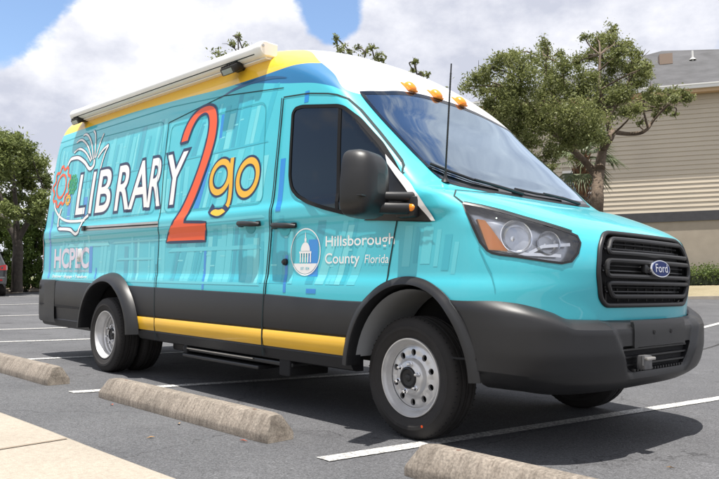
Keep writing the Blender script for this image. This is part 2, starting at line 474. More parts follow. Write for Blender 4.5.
for v in me.vertices:
    x, y, z = v.co
    qw, qy, qb = QW(x), QY(x), QB(x)
    W_.append(z-qw); Y_.append(z-qy if x < -.8 else -1); B_.append((z-qb) if -2.1 < x < -.35 else -1)
me.attributes['s_white'].data.foreach_set('value', W_); me.attributes['s_yellow'].data.foreach_set('value', Y_); me.attributes['s_blue'].data.foreach_set('value', B_)
while len(me.materials) < 3: me.materials.append(M['dark'])
me.materials[0] = M['paint']; me.materials[1] = M['dark']; me.materials[2] = M['chrome']

# ---- side cladding (one closed strip per side, cut by the arches)
ZT = pchip([-5.7, -4.485, -2.933, -2.142, -1.27, -.45, .4], [.842, .826, .803, .794, .785, .765, .765])
def clad(sg):
    mb = MB(); rows = []; xs = lin(-5.56, .52, 153)
    for x in xs:
        zt = ZT(x); prof = [(zt, -.02), (zt, .004), (zt-.004, .011), (zt-.014, .015), (.66, .0155), (.565, .014), (.557, .012), (.548, .003), (.428, .003), (.42, .008), (.412, .004), (.37, -.006), (.348, -.016), (.338, -.04), (.338, -.10), (zt-.03, -.10)]
        r = []
        for z, d in prof:
            h = halfw(x, z) or WID(z)*.92
            r.append(Vector((x, sg*(h+d), z)))
        rows.append(r)
    n = len(rows[0]); vs = [p for r in rows for p in r]; fs = []
    for i in range(len(rows)-1):
        for k in range(n): fs.append([i*n+k, i*n+(k+1) % n, (i+1)*n+(k+1) % n, (i+1)*n+k])
    fs.append(list(range(n))); fs.append([(len(rows)-1)*n+k for k in range(n)])
    mb.add(vs, fs, M['clad']); mb.mi(M['dark'])
    o = build('side_cladding', mb, van, smooth=False)
    cs = arch_cutters(); apply_bool(o, cs); drop(cs); o.data.materials.clear(); o.data.materials.append(M['clad']); o.data.materials.append(M['dark'])
    shade(o.data, 28)
    # yellow sill stripe, three panels
    mb = MB()
    for a, b in ((-3.245, -2.858), (-2.850, -1.290), (-1.282, -.435)):
        rows = []
        for x in dense([(a, 0), (b, 0)], .12):
            x = x[0]; rows.append([Vector((x, sg*(halfw(x, z)+d), z)) for z, d in ((.432, .002), (.433, .010), (.44, .0135), (.49, .0165), (.535, .0145), (.543, .011), (.545, .002))])
        mb.strip(rows, M['yellow'])
    build('sill_stripe', mb, van, angle=30)
for sg in (-1, 1): clad(sg)

# ---- front bumper
XB = pchip([.28, .33, .38, .46, .55, .66, .71, .80, .86], [.84, .95, 1.005, 1.035, 1.05, 1.05, 1.04, 1.0, .985])
ZBT = pchip([.30, .399, .594, .717, .80, .87, .91, .95, 1.06], [.838, .836, .826, .814, .80, .772, .746, .712, .705])
ZBB = pchip([.30, .66, .80, .95, 1.06], [.352, .352, .345, .322, .318])
def bumper_pt(u, z, d=0):
    # u in 0..1: along the right half from the arch to the middle, 1..2 mirrored
    uu = u if u <= 1 else 2-u
    w = WID(max(z, .5))+.014-d; w -= max(0, .44-z)*.55; xf = XB(z)-d; a = AF(.8); n = 2.9
    if z > .40:
        ya = abs(w) if uu < .3 else abs(w*math.sin(PI/2*(1-(uu-.3)/.7))**(2/n)) if uu < 1 else 0
        q_ = max(0, min(1, (.55-.16*max(0, (.70-z)/.26)-ya)/.045)); xf -= .030*q_*q_*(3-2*q_)*max(0, min(1, (z-.40)/.05))
    if uu < .3: x = .30+(xf-a-.30)*uu/.3; y = -w
    else:
        th = PI/2*(1-(uu-.3)/.7); x = xf-a+a*math.cos(th)**(2/n) if th < PI/2 else xf-a; y = -w*math.sin(th)**(2/n) if th > 1e-6 else 0
    return Vector((x, y if u <= 1 else -y, z))
def bumper():
    mb = MB(); us = lin(0, 2, 241); nz = 26; n = len(us); outer = []; inner = []
    for u in us:
        p = bumper_pt(u, .6); zt = ZBT(p.x); zb = ZBB(p.x)
        oc = []; ic = []
        for k in range(nz):
            t = k/(nz-1); z = zb+(zt-zb)*t
            d = .040*max(0, (t-.87)/.13)+.02*max(0, (t-.97)/.03)**2+.035*max(0, (.20-t)/.20)+.02*max(0, (.04-t)/.04)
            oc.append(bumper_pt(u, z, d)); ic.append(bumper_pt(u, z, .07))
        outer.append(oc); inner.append(ic)
    vs = [p for c in outer for p in c]+[p for c in inner for p in c]; o = n*nz; fs = []
    for i in range(n-1):
        for k in range(nz-1):
            fs.append([i*nz+k, (i+1)*nz+k, (i+1)*nz+k+1, i*nz+k+1]); fs.append([o+i*nz+k, o+i*nz+k+1, o+(i+1)*nz+k+1, o+(i+1)*nz+k])
        for k in (0, nz-1):
            fs.append([i*nz+k, (i+1)*nz+k, o+(i+1)*nz+k, o+i*nz+k])
    for i in (0, n-1):
        for k in range(nz-1): fs.append([i*nz+k, i*nz+k+1, o+i*nz+k+1, o+i*nz+k])
    mb.add(vs, fs, M['clad']); mb.mi(M['dark'])
    o = build('front_bumper', mb, van, smooth=False)
    cs = arch_cutters()
    ip = roundpoly([(-.435, .572), (.435, .572), (.355, .455), (.315, .432), (-.315, .432), (-.355, .455)], .03)
    mc = MB(); mc.mi(M['clad']); k = len(ip)
    mc.add([(1.3, y, z) for y, z in ip]+[(.80, y*.97, z) for y, z in ip], [[i, (i+1) % k, k+(i+1) % k, k+i] for i in range(k)]+[list(range(k))[::-1], [k+i for i in range(k)]], M['dark'])
    c = cutter('cut', mc); cs.append(c)
    apply_bool(o, cs); drop(cs); o.data.materials.clear(); o.data.materials.append(M['clad']); o.data.materials.append(M['dark'])
    shade(o.data, 30); return o
fb = bumper()
def bump_x(y, z):
    lo, hi = .0, 1.0
    for _ in range(30):
        m = (lo+hi)/2
        if abs(bumper_pt(m, z).y) > abs(y): lo = m
        else: hi = m
    return bumper_pt(lo, z).x
# lower intake backing, slats and the small tow hook block
mb = MB(); mb.box((.968, 0, .50), (.012, .80, .17), M['dark'])
for z in (.47, .51, .55): mb.box((.985, 0, z), (.02, .78, .010), M['black'])
for k in range(18): mb.box((1.0, -.30+.034*k, .443), (.03, .014, .012), M['clad'])
build('lower_grille', mb, fb, smooth=False)
mb = MB(); mb.box((1.035, -.235, .483), (.05, .085, .075), M['zinc'], bev=.01); mb.box((1.065, -.235, .505), (.025, .09, .016), M['alu'], bev=.005); mb.tube([(1.05, -.285, .47), (1.05, -.285, .52)], .008, M['zinc'])
build('tow_hook', mb, fb)
# licence plate panel with its two screw holes, and the faceted corners beside it
def slab(mb, loop, th, mat, fx):
    k = len(loop); f = [Vector((fx(y, z)+th, y, z)) for y, z in loop]; g = [Vector((fx(y, z)-.01, y, z)) for y, z in loop]
    mb.add(f+g, [[i, (i+1) % k, k+(i+1) % k, k+i] for i in range(k)], mat)
    bm = poly_mesh([loop]); bisect(bm, .04, .04)
    for v in bm.verts: v.co = Vector((fx(v.co.x, v.co.y)+th, v.co.x, v.co.y))
    mb.bm(bm, mat)
mb = MB(); slab(mb, roundpoly([(-.315, .702), (.315, .702), (.315, .555), (.275, .563), (-.275, .563), (-.315, .555)], .012), .007, M['clad'], bump_x)
for y in (-.10, .11): mb.lathe([(0, .0635), (.011, .0635), (.013, .062)], M['dark'], (bump_x(y, .637)+.0085-.062, y, .637), 16, axis=(1, 0, 0))
build('plate_panel', mb, fb, angle=30)
mb = MB()
stroke3(mb, spline([(.16, .50), (.27, .497), (.335, .502)]), lambda u, z, e: bumper_pt(u, z, -e), .010, M['dark'], .001)
cr = [(.42, .82), (.47, .74), (.52, .66), (.55, .575)]
build('bumper_crease', mb, fb, smooth=False)

# ---- wheel arch trims
def arch(sg, A, yl, bulge, w_out, front):
    mb = MB(); rows = []; n = 61
    for i in range(n):
        an = R(4)+(PI-R(8))*i/(n-1); c, s = math.cos(an), math.sin(an)
        r = []
        for t, d in ((1, -.004), (.97, .006), (.85, .45), (.6, .78), (.35, .93), (.12, 1.0), (.02, .98), (0, .9), (-.02, .55), (-.02, -1.2)):
            rx = A['rx']+w_out*t; rz = A['rz']+w_out*t*.85
            x = A['xc']+rx*c; z = A['zc']+rz*s
            zz = min(max(z, .36), 2); zc = ZT(x) if x < .38 else .835; base = (halfw(x, max(zz, .5)) or 1.0)+.014*min(1, max(0, (zc+.05-zz)/.09))
            y = base+(d*bulge if d > .01 else (.016 if d > 0 else .0) if d > -.5 else d*.07)
            if t >= .97: y = base+(.004 if t == 1 else .012)
            r.append(Vector((x, sg*y, z)))
        rows.append(r)
    mb.strip(rows, M['clad']); build('wheel_arch_trim', mb, van, angle=50)
for sg in (-1, 1):
    arch(sg, FA, 1.05, .030, .055, True); arch(sg, RA, 1.11, .085, .10, False)

# ---- rear bumper
mb = MB(); rows = []
prof = [(.842, .0), (.838, .03), (.80, .05), (.60, .055), (.46, .05), (.40, .03), (.385, -.02)]
for k in range(41):
    t = -1+2*k/40
    r = []
    for z, d in prof:
        w = WID(max(z, .5))+.018; ty = abs(t)
        if ty > .9: x = -5.62-d+(.55*((ty-.9)/.1)); y = (w)*math.copysign(1, t)*1.0 if ty > .92 else w*.985*math.copysign(1, t)
        else: x = -5.62-d+.05*(ty/.9)**6; y = w*.985*t/.9
        r.append(Vector((x, y, z)))
    rows.append(r)
mb.strip(rows, M['clad']); rb = build('rear_bumper', mb, van, angle=45)
mb = MB(); rr = []
for k in range(9):
    t = k/8; rr.append((-5.60+.10*t, -1.045-.0*t, .80-.13*t))
mb.lathe([(0, .05), (.03, .045), (.045, .02), (.05, -.03)], M['black'], (-5.555, -1.01, .765), 18, axis=(-.5, -1, 0))
build('corner_cap', mb, rb)
mb = MB()
stroke3(mb, [(-5.56, .575), (-4.45, .565)], lambda x, z, e: side_pt(x, z, e), .012, M['dark'], .0165); build('bumper_groove', mb, rb, smooth=False)

# ---- floor pan and running gear under the body
mb = MB(); mb.box((-1.84, 0, .47), (2.6, 1.84, .06), M['dark']); mb.box((-2.4, 0, .485), (5.9, 1.1, .05), M['dark']); mb.box((-3.745, 0, .36), (.16, 1.5, .14), M['dark'], bev=.04); mb.lathe([(0, -.16), (.12, -.13), (.17, 0), (.12, .13), (0, .16)], M['dark'], (-3.745, .1, .36), 20)
for y in (-.45, .45): mb.box((-2.4, y, .40), (5.4, .09, .12), M['dark'])
mb.tube([(-3.6, .1, .36), (-1.0, .1, .40)], .04, M['dark']); mb.tube([(.05, -.8, .33), (.05, .8, .33)], .05, M['dark'])
mb.box((.35, 0, .40), (.9, 1.3, .14), M['dark'], bev=.03)
mb.box((-2.9, -.72, .33), (.20, .14, .16), M['black'], bev=.03); mb.tube([(-4.6, -.5, .36), (-3.2, -.62, .34), (-2.6, -.6, .36)], .035, M['dark'])
build('underbody', mb, van)
mb = MB(); mb.box((-1.75, -.80, .315), (1.45, .36, .03), M['black'], bev=.008); mb.box((-1.9, -.86, .268), (1.05, .30, .025), M['black'], bev=.008)
for z, y in ((.335, -.985), (.285, -1.0)): mb.box((-1.95, y, z-.012), (.95, .008, .008), M['alu'])
mb.box((-1.10, -.82, .32), (.12, .34, .16), M['dark'], bev=.01); mb.box((-2.42, -.82, .34), (.06, .34, .12), M['dark'], bev=.01)
build('folding_step', mb, van, smooth=False)

# ---- wheels
def wheel(name, x, y, sg, kind):
    """sg = -1: outer face towards -y"""
    tb = MB(); mb = tb
    prof = [(.218, -.080), (.232, -.093), (.25, -.100), (.268, -.104), (.272, -.1075), (.29, -.1075), (.294, -.104), (.315, -.099), (.328, -.092), (.337, -.083), (.3425, -.072), (.3445, -.060), (.345, -.053), (.337, -.050), (.337, -.042), (.345, -.039), (.3455, -.017), (.337, -.014), (.337, -.005), (.3455, -.002)]
    full = prof+[(r, -h) for r, h in prof[::-1]]
    mb.lathe([(r, h*(1 if sg < 0 else -1)) for r, h in full], M['rubber'], (0, 0, 0), 96)
    # shoulder sipes
    for k in range(64):
        an = 2*PI*k/64
        for h in (-.072, .072):
            rot = Matrix.Rotation(-an, 4, 'Y')
            mb.box((math.sin(an)*.3372, h, math.cos(an)*.3372), (.005, .028, .006), M['dark'], rot=Matrix.Rotation(an, 4, 'Y'))
    if kind == 'front':
        mb.lathe([(0, 0), (.007, 0), (.008, .001)], M['orange'], (.112, -.1085*(1 if sg < 0 else -1), -.255), 14, axis=(0, 1, 0))
    mb = MB(); s = 1 if sg < 0 else -1
    if kind == 'front': lip, dz, hubz = -.094, -.045, -.098
    else: lip, dz, hubz = -.094, .055, -.02
    prof = [(.222, -.078), (.2235, -.090), (.221, -.0955), (.214, -.0955), (.211, -.089), (.206, -.080), (.199, -.070), (.196, -.05), (.190, -.042)]
    if kind == 'front': prof += [(.184, -.046), (.178, dz-.010), (.172, dz-.012)]
    else: prof += [(.189, -.018), (.180, -.008), (.180, .012), (.173, .020), (.173, .046), (.172, dz-.004)]
    mb.lathe([(r, h*s) for r, h in prof], M['steel'], n=96)
    # disc with round hand holes
    nh = 10; rm, rh = .140, .0175; ri, ro = .108, .172
    if kind == 'front': d0 = dz-.012
    else: d0 = dz-.004
    for q in range(nh):
        a0 = 2*PI*(q+.5)/nh; m = 24; ou = []; inn = []; back = []
        hw = PI/nh
        for k in range(m):
            an = 2*PI*k/m; cx, cy = math.cos(an), math.sin(an)
            # outer: a rectangle in (angle, radius)
            sc = 1/max(abs(cx), abs(cy)); th = a0+hw*cx*sc; rr = (ri+ro)/2+(ro-ri)/2*cy*sc
            zz = d0+(.004 if rr > .165 else (-.010 if rr < .115 else 0))
            ou.append((rr*math.cos(th), zz*s, rr*math.sin(th)))
            rr2 = rm+rh*1.12*cy; th2 = a0+rh*cx/rm
            inn.append((rr2*math.cos(th2), (d0-.002)*s, rr2*math.sin(th2))); back.append((rr2*math.cos(th2), (d0+.014)*s, rr2*math.sin(th2)))
        mb.add(ou+inn+back, [[k, (k+1) % m, m+(k+1) % m, m+k] for k in range(m)]+[[m+k, m+(k+1) % m, 2*m+(k+1) % m, 2*m+k] for k in range(m)], M['steel'])
    mb.lathe([(r, h*s) for r, h in [(.109, d0-.009), (.106, d0-.016), (.101, hubz+.012), (.095, hubz+.003), (.086, hubz), (.066, hubz-.002), (.062, hubz-.004), (.06, hubz+.01)]], M['steel'], n=64)
    mb.lathe([(.196, -.04*s), (.196, .09*s), (.20, .10*s)], M['steel'], n=64)
    mb.lathe([(.17, (d0+.03)*s), (.0, (d0+.03)*s)], M['dark'], n=48)
    w = build('wheel', mb, van, angle=38, shift=False, loc=(x, y, .345))
    build('tyre', tb, w, angle=35, shift=False)
    mb = MB()
    mb.lathe([(r, h*s) for r, h in [(.060, hubz+.02), (.0605, hubz-.002), (.056, hubz-.012), (.050, hubz-.014), (.046, hubz-.006), (.022, hubz-.004), (.018, hubz-.010), (0, hubz-.012)]], M['black'], n=48)
    build('hub_cap', mb, w, shift=False)
    for k in range(6):
        an = 2*PI*(k+.3)/6; mb = MB(); c = (.0785*math.cos(an), 0, .0785*math.sin(an))
        mb.lathe([(r, h*s) for r, h in [(.015, hubz), (.015, hubz-.006), (.0115, hubz-.008), (.0105, hubz-.026), (.007, hubz-.031), (0, hubz-.032)]], M['chrome'], c, 6)
        build('lug_nut', mb, w, shift=False, angle=20)
    return w
wheel('wheel', .0, -.850, -1, 'front'); wheel('wheel', .05, .850, 1, 'front').rotation_euler = (0, R(40), 0)
wheel('wheel', -3.75, -.985, -1, 'rear'); wheel('wheel', -3.75, -.745, 1, 'rear'); wheel('wheel', -3.75, .985, 1, 'rear'); wheel('wheel', -3.75, .745, -1, 'rear')
# splash liner behind the front wheel
mb = MB(); rows = []
for i in range(25):
    an = R(20)+R(150)*i/24; rows.append([(FA['xc']+.455*math.cos(an), y, FA['zc']+.50*math.sin(an)) for y in (-1.0, -.6)])
mb.strip(rows, simple('grey_liner', (.32, .33, .34), .6)); build('wheel_liner', mb, van)

# ---- glazing
def ws_pt(t, v, e):
    y, z = ws_yz(t, v); return front_pt(y, z, e)
mb = MB(); mb.strip([[ws_pt(t, v, .004) for t in lin(-1, 1, 81)] for v in lin(0, 1, 41)], M['wsglass'])
ws = build('windshield', mb, van, angle=80)
mb = MB(); T = [-1+2*k/80 for k in range(81)]
ins = [(t*.966, .0) for t in T]
for (f0, f1) in (((lambda t: (t, 0.0)), (lambda t: (t*.966, .040))), ((lambda t: (t, 1.0)), (lambda t: (t*.966, .955)))):
    mb.strip([[ws_pt(*f0(t), .0055) for t in T], [ws_pt(*f1(t), .0055) for t in T]], M['glassblk'])
for sgn in (-1, 1):
    mb.strip([[ws_pt(sgn*1.0, v, .0055) for v in lin(0, 1, 41)], [ws_pt(sgn*.966, .040+v*.915, .0055) for v in lin(0, 1, 41)]], M['glassblk'])
build('glass_border', mb, ws, angle=80)
DW = [(-1.062, 1.58), (-1.095, 2.03), (-1.07, 2.058), (-1.0, 2.062), (-.62, 2.002), (-.56, 1.98), (-.42, 1.885), (-.216, 1.706), (-.10, 1.585), (.0, 1.462), (.236, 1.225), (.20, 1.225), (-.175, 1.250), (-.471, 1.300), (-.66, 1.343), (-.84, 1.394), (-.96, 1.443), (-1.03, 1.50)]
for sg in (-1, 1):
    mb = MB(); drape_side(mb, poly_mesh([roundpoly(DW, .03)]), M['glassblk'], .004, sg, stepx=.02, step=.04); w = build('door_window', mb, van, angle=60)
    mb = MB(); stroke3(mb, dense(roundpoly(DW, .03)+[roundpoly(DW, .03)[0]], .03), lambda x, z, e: side_pt(x, z, e, sg), .024, M['seal'], .009)
    build('window_seal', mb, w, smooth=False)
    mb = MB(); stroke3(mb, dense([(-.600, 1.995), (-.540, 1.325)]), lambda x, z, e: side_pt(x, z, e, sg), .030, M['seal'], .008)
    build('window_divider', mb, w, smooth=False)
    # black sail panel under the mirror with a pale strip along the pillar
    mb = MB(); fp = [(-.138, 1.594), (-.061, 1.492), (.109, 1.339), (.228, 1.217), (-.30, 1.245), (-.15, 1.40)]
    drape_side(mb, poly_mesh([fp]), M['clad'], .011, sg, stepx=.02, step=.03); sp_ = build('mirror_sail', mb, van, angle=60)
    mb = MB()
    loop = [(-.153, 1.630), (-.092, 1.574), (-.025, 1.512), (.06, 1.440), (.146, 1.364), (.21, 1.286), (.260, 1.216), (.232, 1.217), (.18, 1.270), (.109, 1.343), (.03, 1.415), (-.047, 1.488), (-.127, 1.572)]
    drape_side(mb, poly_mesh([loop]), M['lwhite'], .016, sg, stepx=.02, step=.02); build('pillar_trim', mb, sp_, angle=60)

# ---- panel gaps
def seams(sg):
    mb = MB(); f = lambda x, z, e: side_pt(x, z, e, sg)
    fd = [(-1.30, .36), (-1.287, .60), (-1.275, .78), (-1.265, .95), (-1.236, 1.227), (-1.224, 1.505), (-1.219, 1.79), (-1.222, 2.0), (-1.227, 2.16)]
    stroke3(mb, dense(fd, .04), f, .012, M['seam'], .0175); stroke3(mb, dense(fd, .04), f, .011, M['seam'], .0035)
    stroke3(mb, dense([(-1.227, 2.168), (-.95, 2.145), (-.74, 2.105), (-.65, 2.082), (-.564, 2.045), (-.457, 1.958), (-.272, 1.789), (-.12, 1.645), (-.064, 1.591), (-.035, 1.555), (-.022, 1.51)], .02), f, .010, M['seam'], .003)
    stroke3(mb, dense([(-.015, 1.512), (-.006, 1.405), (-.02, 1.29), (-.055, 1.16), (-.098, .963), (-.11, .86)], .04), f, .010, M['seam'], .003)
    sl = [(-2.895, 2.24), (-2.885, 1.906), (-2.859, 1.552), (-2.862, 1.2), (-2.87, 1.0), (-2.858, .78), (-2.853, .55), (-2.85, .36)]
    stroke3(mb, dense(sl, .04), f, .010, M['seam'], .0035); stroke3(mb, dense(sl[-4:], .04), f, .009, M['seam'], .0175)
    stroke3(mb, dense([(-5.48, 2.40), (-4.6, 2.405), (-2.9, 2.385), (-2.05, 2.328)], .06), f, .006, M['crease'], .003)
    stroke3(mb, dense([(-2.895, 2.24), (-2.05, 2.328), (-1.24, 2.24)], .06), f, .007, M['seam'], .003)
    swin = roundpoly([(-2.80, 1.44), (-1.36, 1.425), (-1.435, 2.175), (-2.84, 2.205)], .08, 6)
    stroke3(mb, dense(swin+[swin[0]], .05), f, .007, M['crease'], .003)
    for lp in ([(-5.35, 1.46), (-4.55, 1.45), (-4.55, 2.32), (-5.40, 2.33)], [(-4.45, 1.46), (-2.97, 1.45), (-2.98, 2.27), (-4.45, 2.31)]):
        lp = roundpoly(lp, .09, 6); stroke3(mb, dense(lp+[lp[0]], .05), f, .006, M['crease'], .0028)
    if sg < 0:
        hood = [(.215, 1.427), (.275, 1.396), (.345, 1.350), (.414, 1.306)]
        stroke3(mb, dense([hl_t(x, z) for x, z in hood], .012), lambda a, b, e: diag_pt(a, b, e, -1), .009, M['seam'], .004)
        fs = [(.53, 1.07), (.565, 1.0), (.60, .93), (.625, .85)]
        stroke3(mb, dense([hl_t(x, z) for x, z in fs], .03), lambda a, b, e: diag_pt(a, b, e, -1), .005, M['crease'], .003)
        stroke3(mb, dense([hl_t(x, z) for x, z in [(.412, 1.312), (.50, 1.292), (.588, 1.266), (.69, 1.23), (.78, 1.197), (.858, 1.160)]], .03), lambda a, b, e: diag_pt(a, b, e, -1), .009, M['seam'], .004)
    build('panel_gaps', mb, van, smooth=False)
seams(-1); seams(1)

# ---- printed wrap: rows of book spines, streaks
rng = random.Random(11)
mb = MB()
def spine(x, z0, z1, w, lean, mat, eps):
    drape_side(mb, poly_mesh([[(x, z0), (x+w, z0), (x+w+lean, z1), (x+lean, z1)]]), mat, eps, step=.02, stepx=.3)
for (z0, z1, xa, xb) in ((.86, 1.30, -5.40, -.12), (1.44, 1.86, -5.40, -1.25), (1.88, 2.30, -5.38, -1.28)):
    x = xa; lean = 0; run = 0; kk = 0
    while x < xb-.16:
        if run <= 0: run = rng.randint(4, 9); lean = rng.choice([0, 0, 0, .05, .12]); gap = rng.uniform(.02, .22); x += gap
        run -= 1; w = rng.uniform(.028, .085); h = z0+(z1-z0)*rng.uniform(.62, 1)
        q = rng.random(); mat = M['bkA'] if q < .40 else M['bkB'] if q < .76 else M['bkC'] if q < .90 else M['bkE'] if q < .985 else M['bkD']
        kk += 1
        if x+w+lean < xb: spine(x, z0, h, w, lean, mat, .0005+.00012*(kk % 5))
        if rng.random() < .45 and x+w+lean < xb:
            zz = z0+(h-z0)*rng.uniform(.15, .8); t = (zz-z0)/max(.01, z1-z0)
            spine(x+lean*t, zz, zz+.012, w, 0, M['bkC'], .0011)
        x += w+rng.choice([.002, .004, .02])
for x, z0, z1, w, mat in ((-.832, .91, 1.148, .098, 'bkD'), (-.832, .80, .83, .098, 'bkD'), (-1.078, .80, 1.05, .03, 'bkD'), (-1.185, 1.35, 1.72, .055, 'bkD'), (-.985, 2.085, 2.165, .045, 'bkD'), (-2.12, .80, 1.12, .03, 'bkD'), (-5.40, .86, 1.6, .05, 'bkD'), (-4.31, .92, 1.185, .075, 'bkD'), (-4.56, 1.49, 1.70, .10, 'bkD'), (-4.15, .86, .97, .03, 'bkD'), (-1.14, 1.05, 1.32, .05, 'bkB'), (-2.03, 1.98, 2.17, .04, 'bkD'), (-3.6, 1.45, 1.52, .12, 'bkB')):
    spine(x, z0, z1, w, 0, M[mat], .0012)
for x0, x1, z0, z1, mat in ((-4.9, -3.84, 1.185, 1.222, 'bkC'), (-5.3, -1.3, 1.318, 1.338, 'bkA'), (-3.8, -2.2, 1.20, 1.215, 'bkC'), (-2.7, -1.35, 1.10, 1.13, 'bkA'), (-4.8, -1.35, 1.865, 1.88, 'bkB'), (-5.3, -1.35, .842, .86, 'bkA'), (-3.7, -2.95, 1.04, 1.06, 'bkA')):
    drape_side(mb, poly_mesh([[(x0, z0), (x1, z0), (x1-.04, z1), (x0+.08, z1)]]), M[mat], .0014, step=.02, stepx=.3)
# spines on the front wing, ending before the plain nose
for x, w_, za, zb, m_ in ((.0, .06, .97, 1.20, 'bkA'), (.085, .03, .99, 1.19, 'bkB'), (.14, .07, .985, 1.185, 'bkA'), (.235, .03, .97, 1.17, 'bkA'), (.29, .05, .95, 1.14, 'bkB'), (.355, .03, .93, 1.10, 'bkA')):
    drape_side(mb, poly_mesh([[(x, za), (x+w_, za), (x+w_+.03, zb), (x+.03, zb)]]), M[m_], .0008, step=.02, stepx=.03)
build('book_pattern', mb, van, smooth=False)
mb = MB()  # tapered dark blue stroke: shade along the roof crease, painted as colour
stroke3(mb, spline([(-2.10, 2.315), (-1.90, 2.352), (-1.65, 2.366), (-1.42, 2.352), (-1.22, 2.312)], 8), lambda x, z, e: side_pt(x, z, e), [.004+.026*math.sin(PI*k/32) for k in range(33)], M['crease_shade'], .0022)
build('painted_crease_shade', mb, van, smooth=False)

# ---- lettering on the side
def lettered(name, txt, box, mat, shear=0, bold=0, outline=0, omat=None, tilt=0, eps=.0024, capch='H', track=1.0):
    mb = MB()
    if outline: drape_side(mb, text_bm(txt, box, shear, bold+outline, capch, track), omat, eps-.0008, tilt=tilt, x0=box[0])
    drape_side(mb, text_bm(txt, box, shear, bold, capch, track), mat, eps, tilt=tilt, x0=box[0])
    return build(name, mb, van, smooth=False)
# the big word: one glyph at a time keeps the photograph's spacing
mb = MB()
for ch, x0, x1 in (('L', -4.735, -4.49), ('I', -4.40, -4.325), ('B', -4.235, -3.90), ('R', -3.79, -3.48), ('A', -3.49, -3.10), ('R', -3.125, -2.875), ('Y', -2.845, -2.50)):
    tilt = -.014; zb = 1.533+tilt*(x0+4.76); zt = 1.945+tilt*.5*(x0+4.76)
    bx = (x0, x1, zb, zt)
    drape_side(mb, text_bm(ch, bx, .06, .056, 'H'), M['navy'], .0018)
    drape_side(mb, text_bm(ch, bx, .06, .012, 'H'), M['lwhite'], .0024)
build('library_lettering', mb, van, smooth=False)
TWO = [(-2.638, 2.015), (-2.60, 2.12), (-2.53, 2.21), (-2.43, 2.268), (-2.33, 2.292), (-2.22, 2.287), (-2.13, 2.245), (-2.08, 2.15), (-2.075, 2.02), (-2.105, 1.90), (-2.16, 1.77), (-2.26, 1.58), (-2.36, 1.43), (-2.425, 1.340)]
TW2 = [(-2.085, 1.322), (-2.105, 1.175), (-2.728, 1.181), (-2.70, 1.245)]
TW3 = [(-2.62, 1.33), (-2.49, 1.47), (-2.37, 1.635), (-2.28, 1.80), (-2.225, 1.95), (-2.203, 2.07), (-2.213, 2.155), (-2.25, 2.208), (-2.31, 2.222), (-2.39, 2.198), (-2.46, 2.13), (-2.515, 2.02)]
two = spline(TWO, 4)+TW2+spline(TW3, 4)
mb = MB(); drape_side(mb, poly_mesh([two]), M['orange'], .0040)
stroke3(mb, dense(two+[two[0]], .06), lambda x, z, e: side_pt(x, z, e), .022, M['navy'], .0046)
build('numeral_two', mb, van, smooth=False)
mb = MB()
def glyph_ring(cx, cz, rx, rz, w, sh):
    for ww, mat, eps in ((w+.034, M['navy'], .002), (w, M['gold'], .0028)):
        drape_side(mb, poly_mesh([ell(cx, cz, rx+ww/2, rz+ww/2, 44, sh), ell(cx, cz, rx-ww/2, rz-ww/2, 44, sh)[::-1]]), mat, eps)
glyph_ring(-1.95, 1.665, .128, .118, .047, .10); glyph_ring(-1.575, 1.627, .125, .125, .047, .10)
gl = spline([(-1.80, 1.80), (-1.80, 1.70), (-1.79, 1.56), (-1.80, 1.455), (-1.85, 1.402), (-1.92, 1.385), (-2.0, 1.40), (-2.05, 1.432)], 6)
for ww, mat, eps in ((.081, M['navy'], .0024), (.047, M['gold'], .0032)): stroke3(mb, gl, lambda x, z, e: side_pt(x, z, e), ww, mat, eps)
build('go_lettering', mb, van, smooth=False)
c1 = lettered('county_lettering', 'Hillsborough', (-.660, -.055, 1.100, 1.163), M['lwhite'], 0, .008)
lettered('county_lettering', 'County', (-.662, -.345, .992, 1.055), M['lwhite'], 0, .008)
lettered('county_lettering', 'Florida', (-.300, -.095, .992, 1.042), M['lwhite'], .12, .0)
# oval county seal with a domed building
mb = MB(); f = lambda x, z, e: side_pt(x, z, e)
drape_side(mb, poly_mesh([ell(-.862, 1.069, .155, .155), ell(-.862, 1.069, .147, .147)[::-1]]), M['lwhite'], .0035)
bowl = [(-.862+.143*math.cos(a), 1.069+.143*math.sin(a)) for a in [PI+.56+(PI-1.12)*k/20 for k in range(21)]]
drape_side(mb, poly_mesh([bowl]), M['lwhite'], .0035)
def q(*p): drape_side(mb, poly_mesh([list(p)]), M['lwhite'], .0035)
for k in range(5):
    x = -.918+.026*k; q((x, 1.0), (x+.012, 1.0), (x+.012, 1.06), (x, 1.06))
q((-.925, 1.06), (-.80, 1.06), (-.80, 1.072), (-.925, 1.072))
q(*[(-.862+.048*math.cos(a), 1.074+.058*math.sin(a)) for a in [PI*k/16 for k in range(17)]])
q((-.872, 1.134), (-.852, 1.134), (-.852, 1.158), (-.872, 1.158)); q((-.868, 1.16), (-.856, 1.16), (-.862, 1.205))
drape_side(mb, text_bm('EST. 1834', (-.905, -.818, .953, .969), 0, .01), M['bkB'], .0045)
build('county_seal', mb, van, smooth=False)
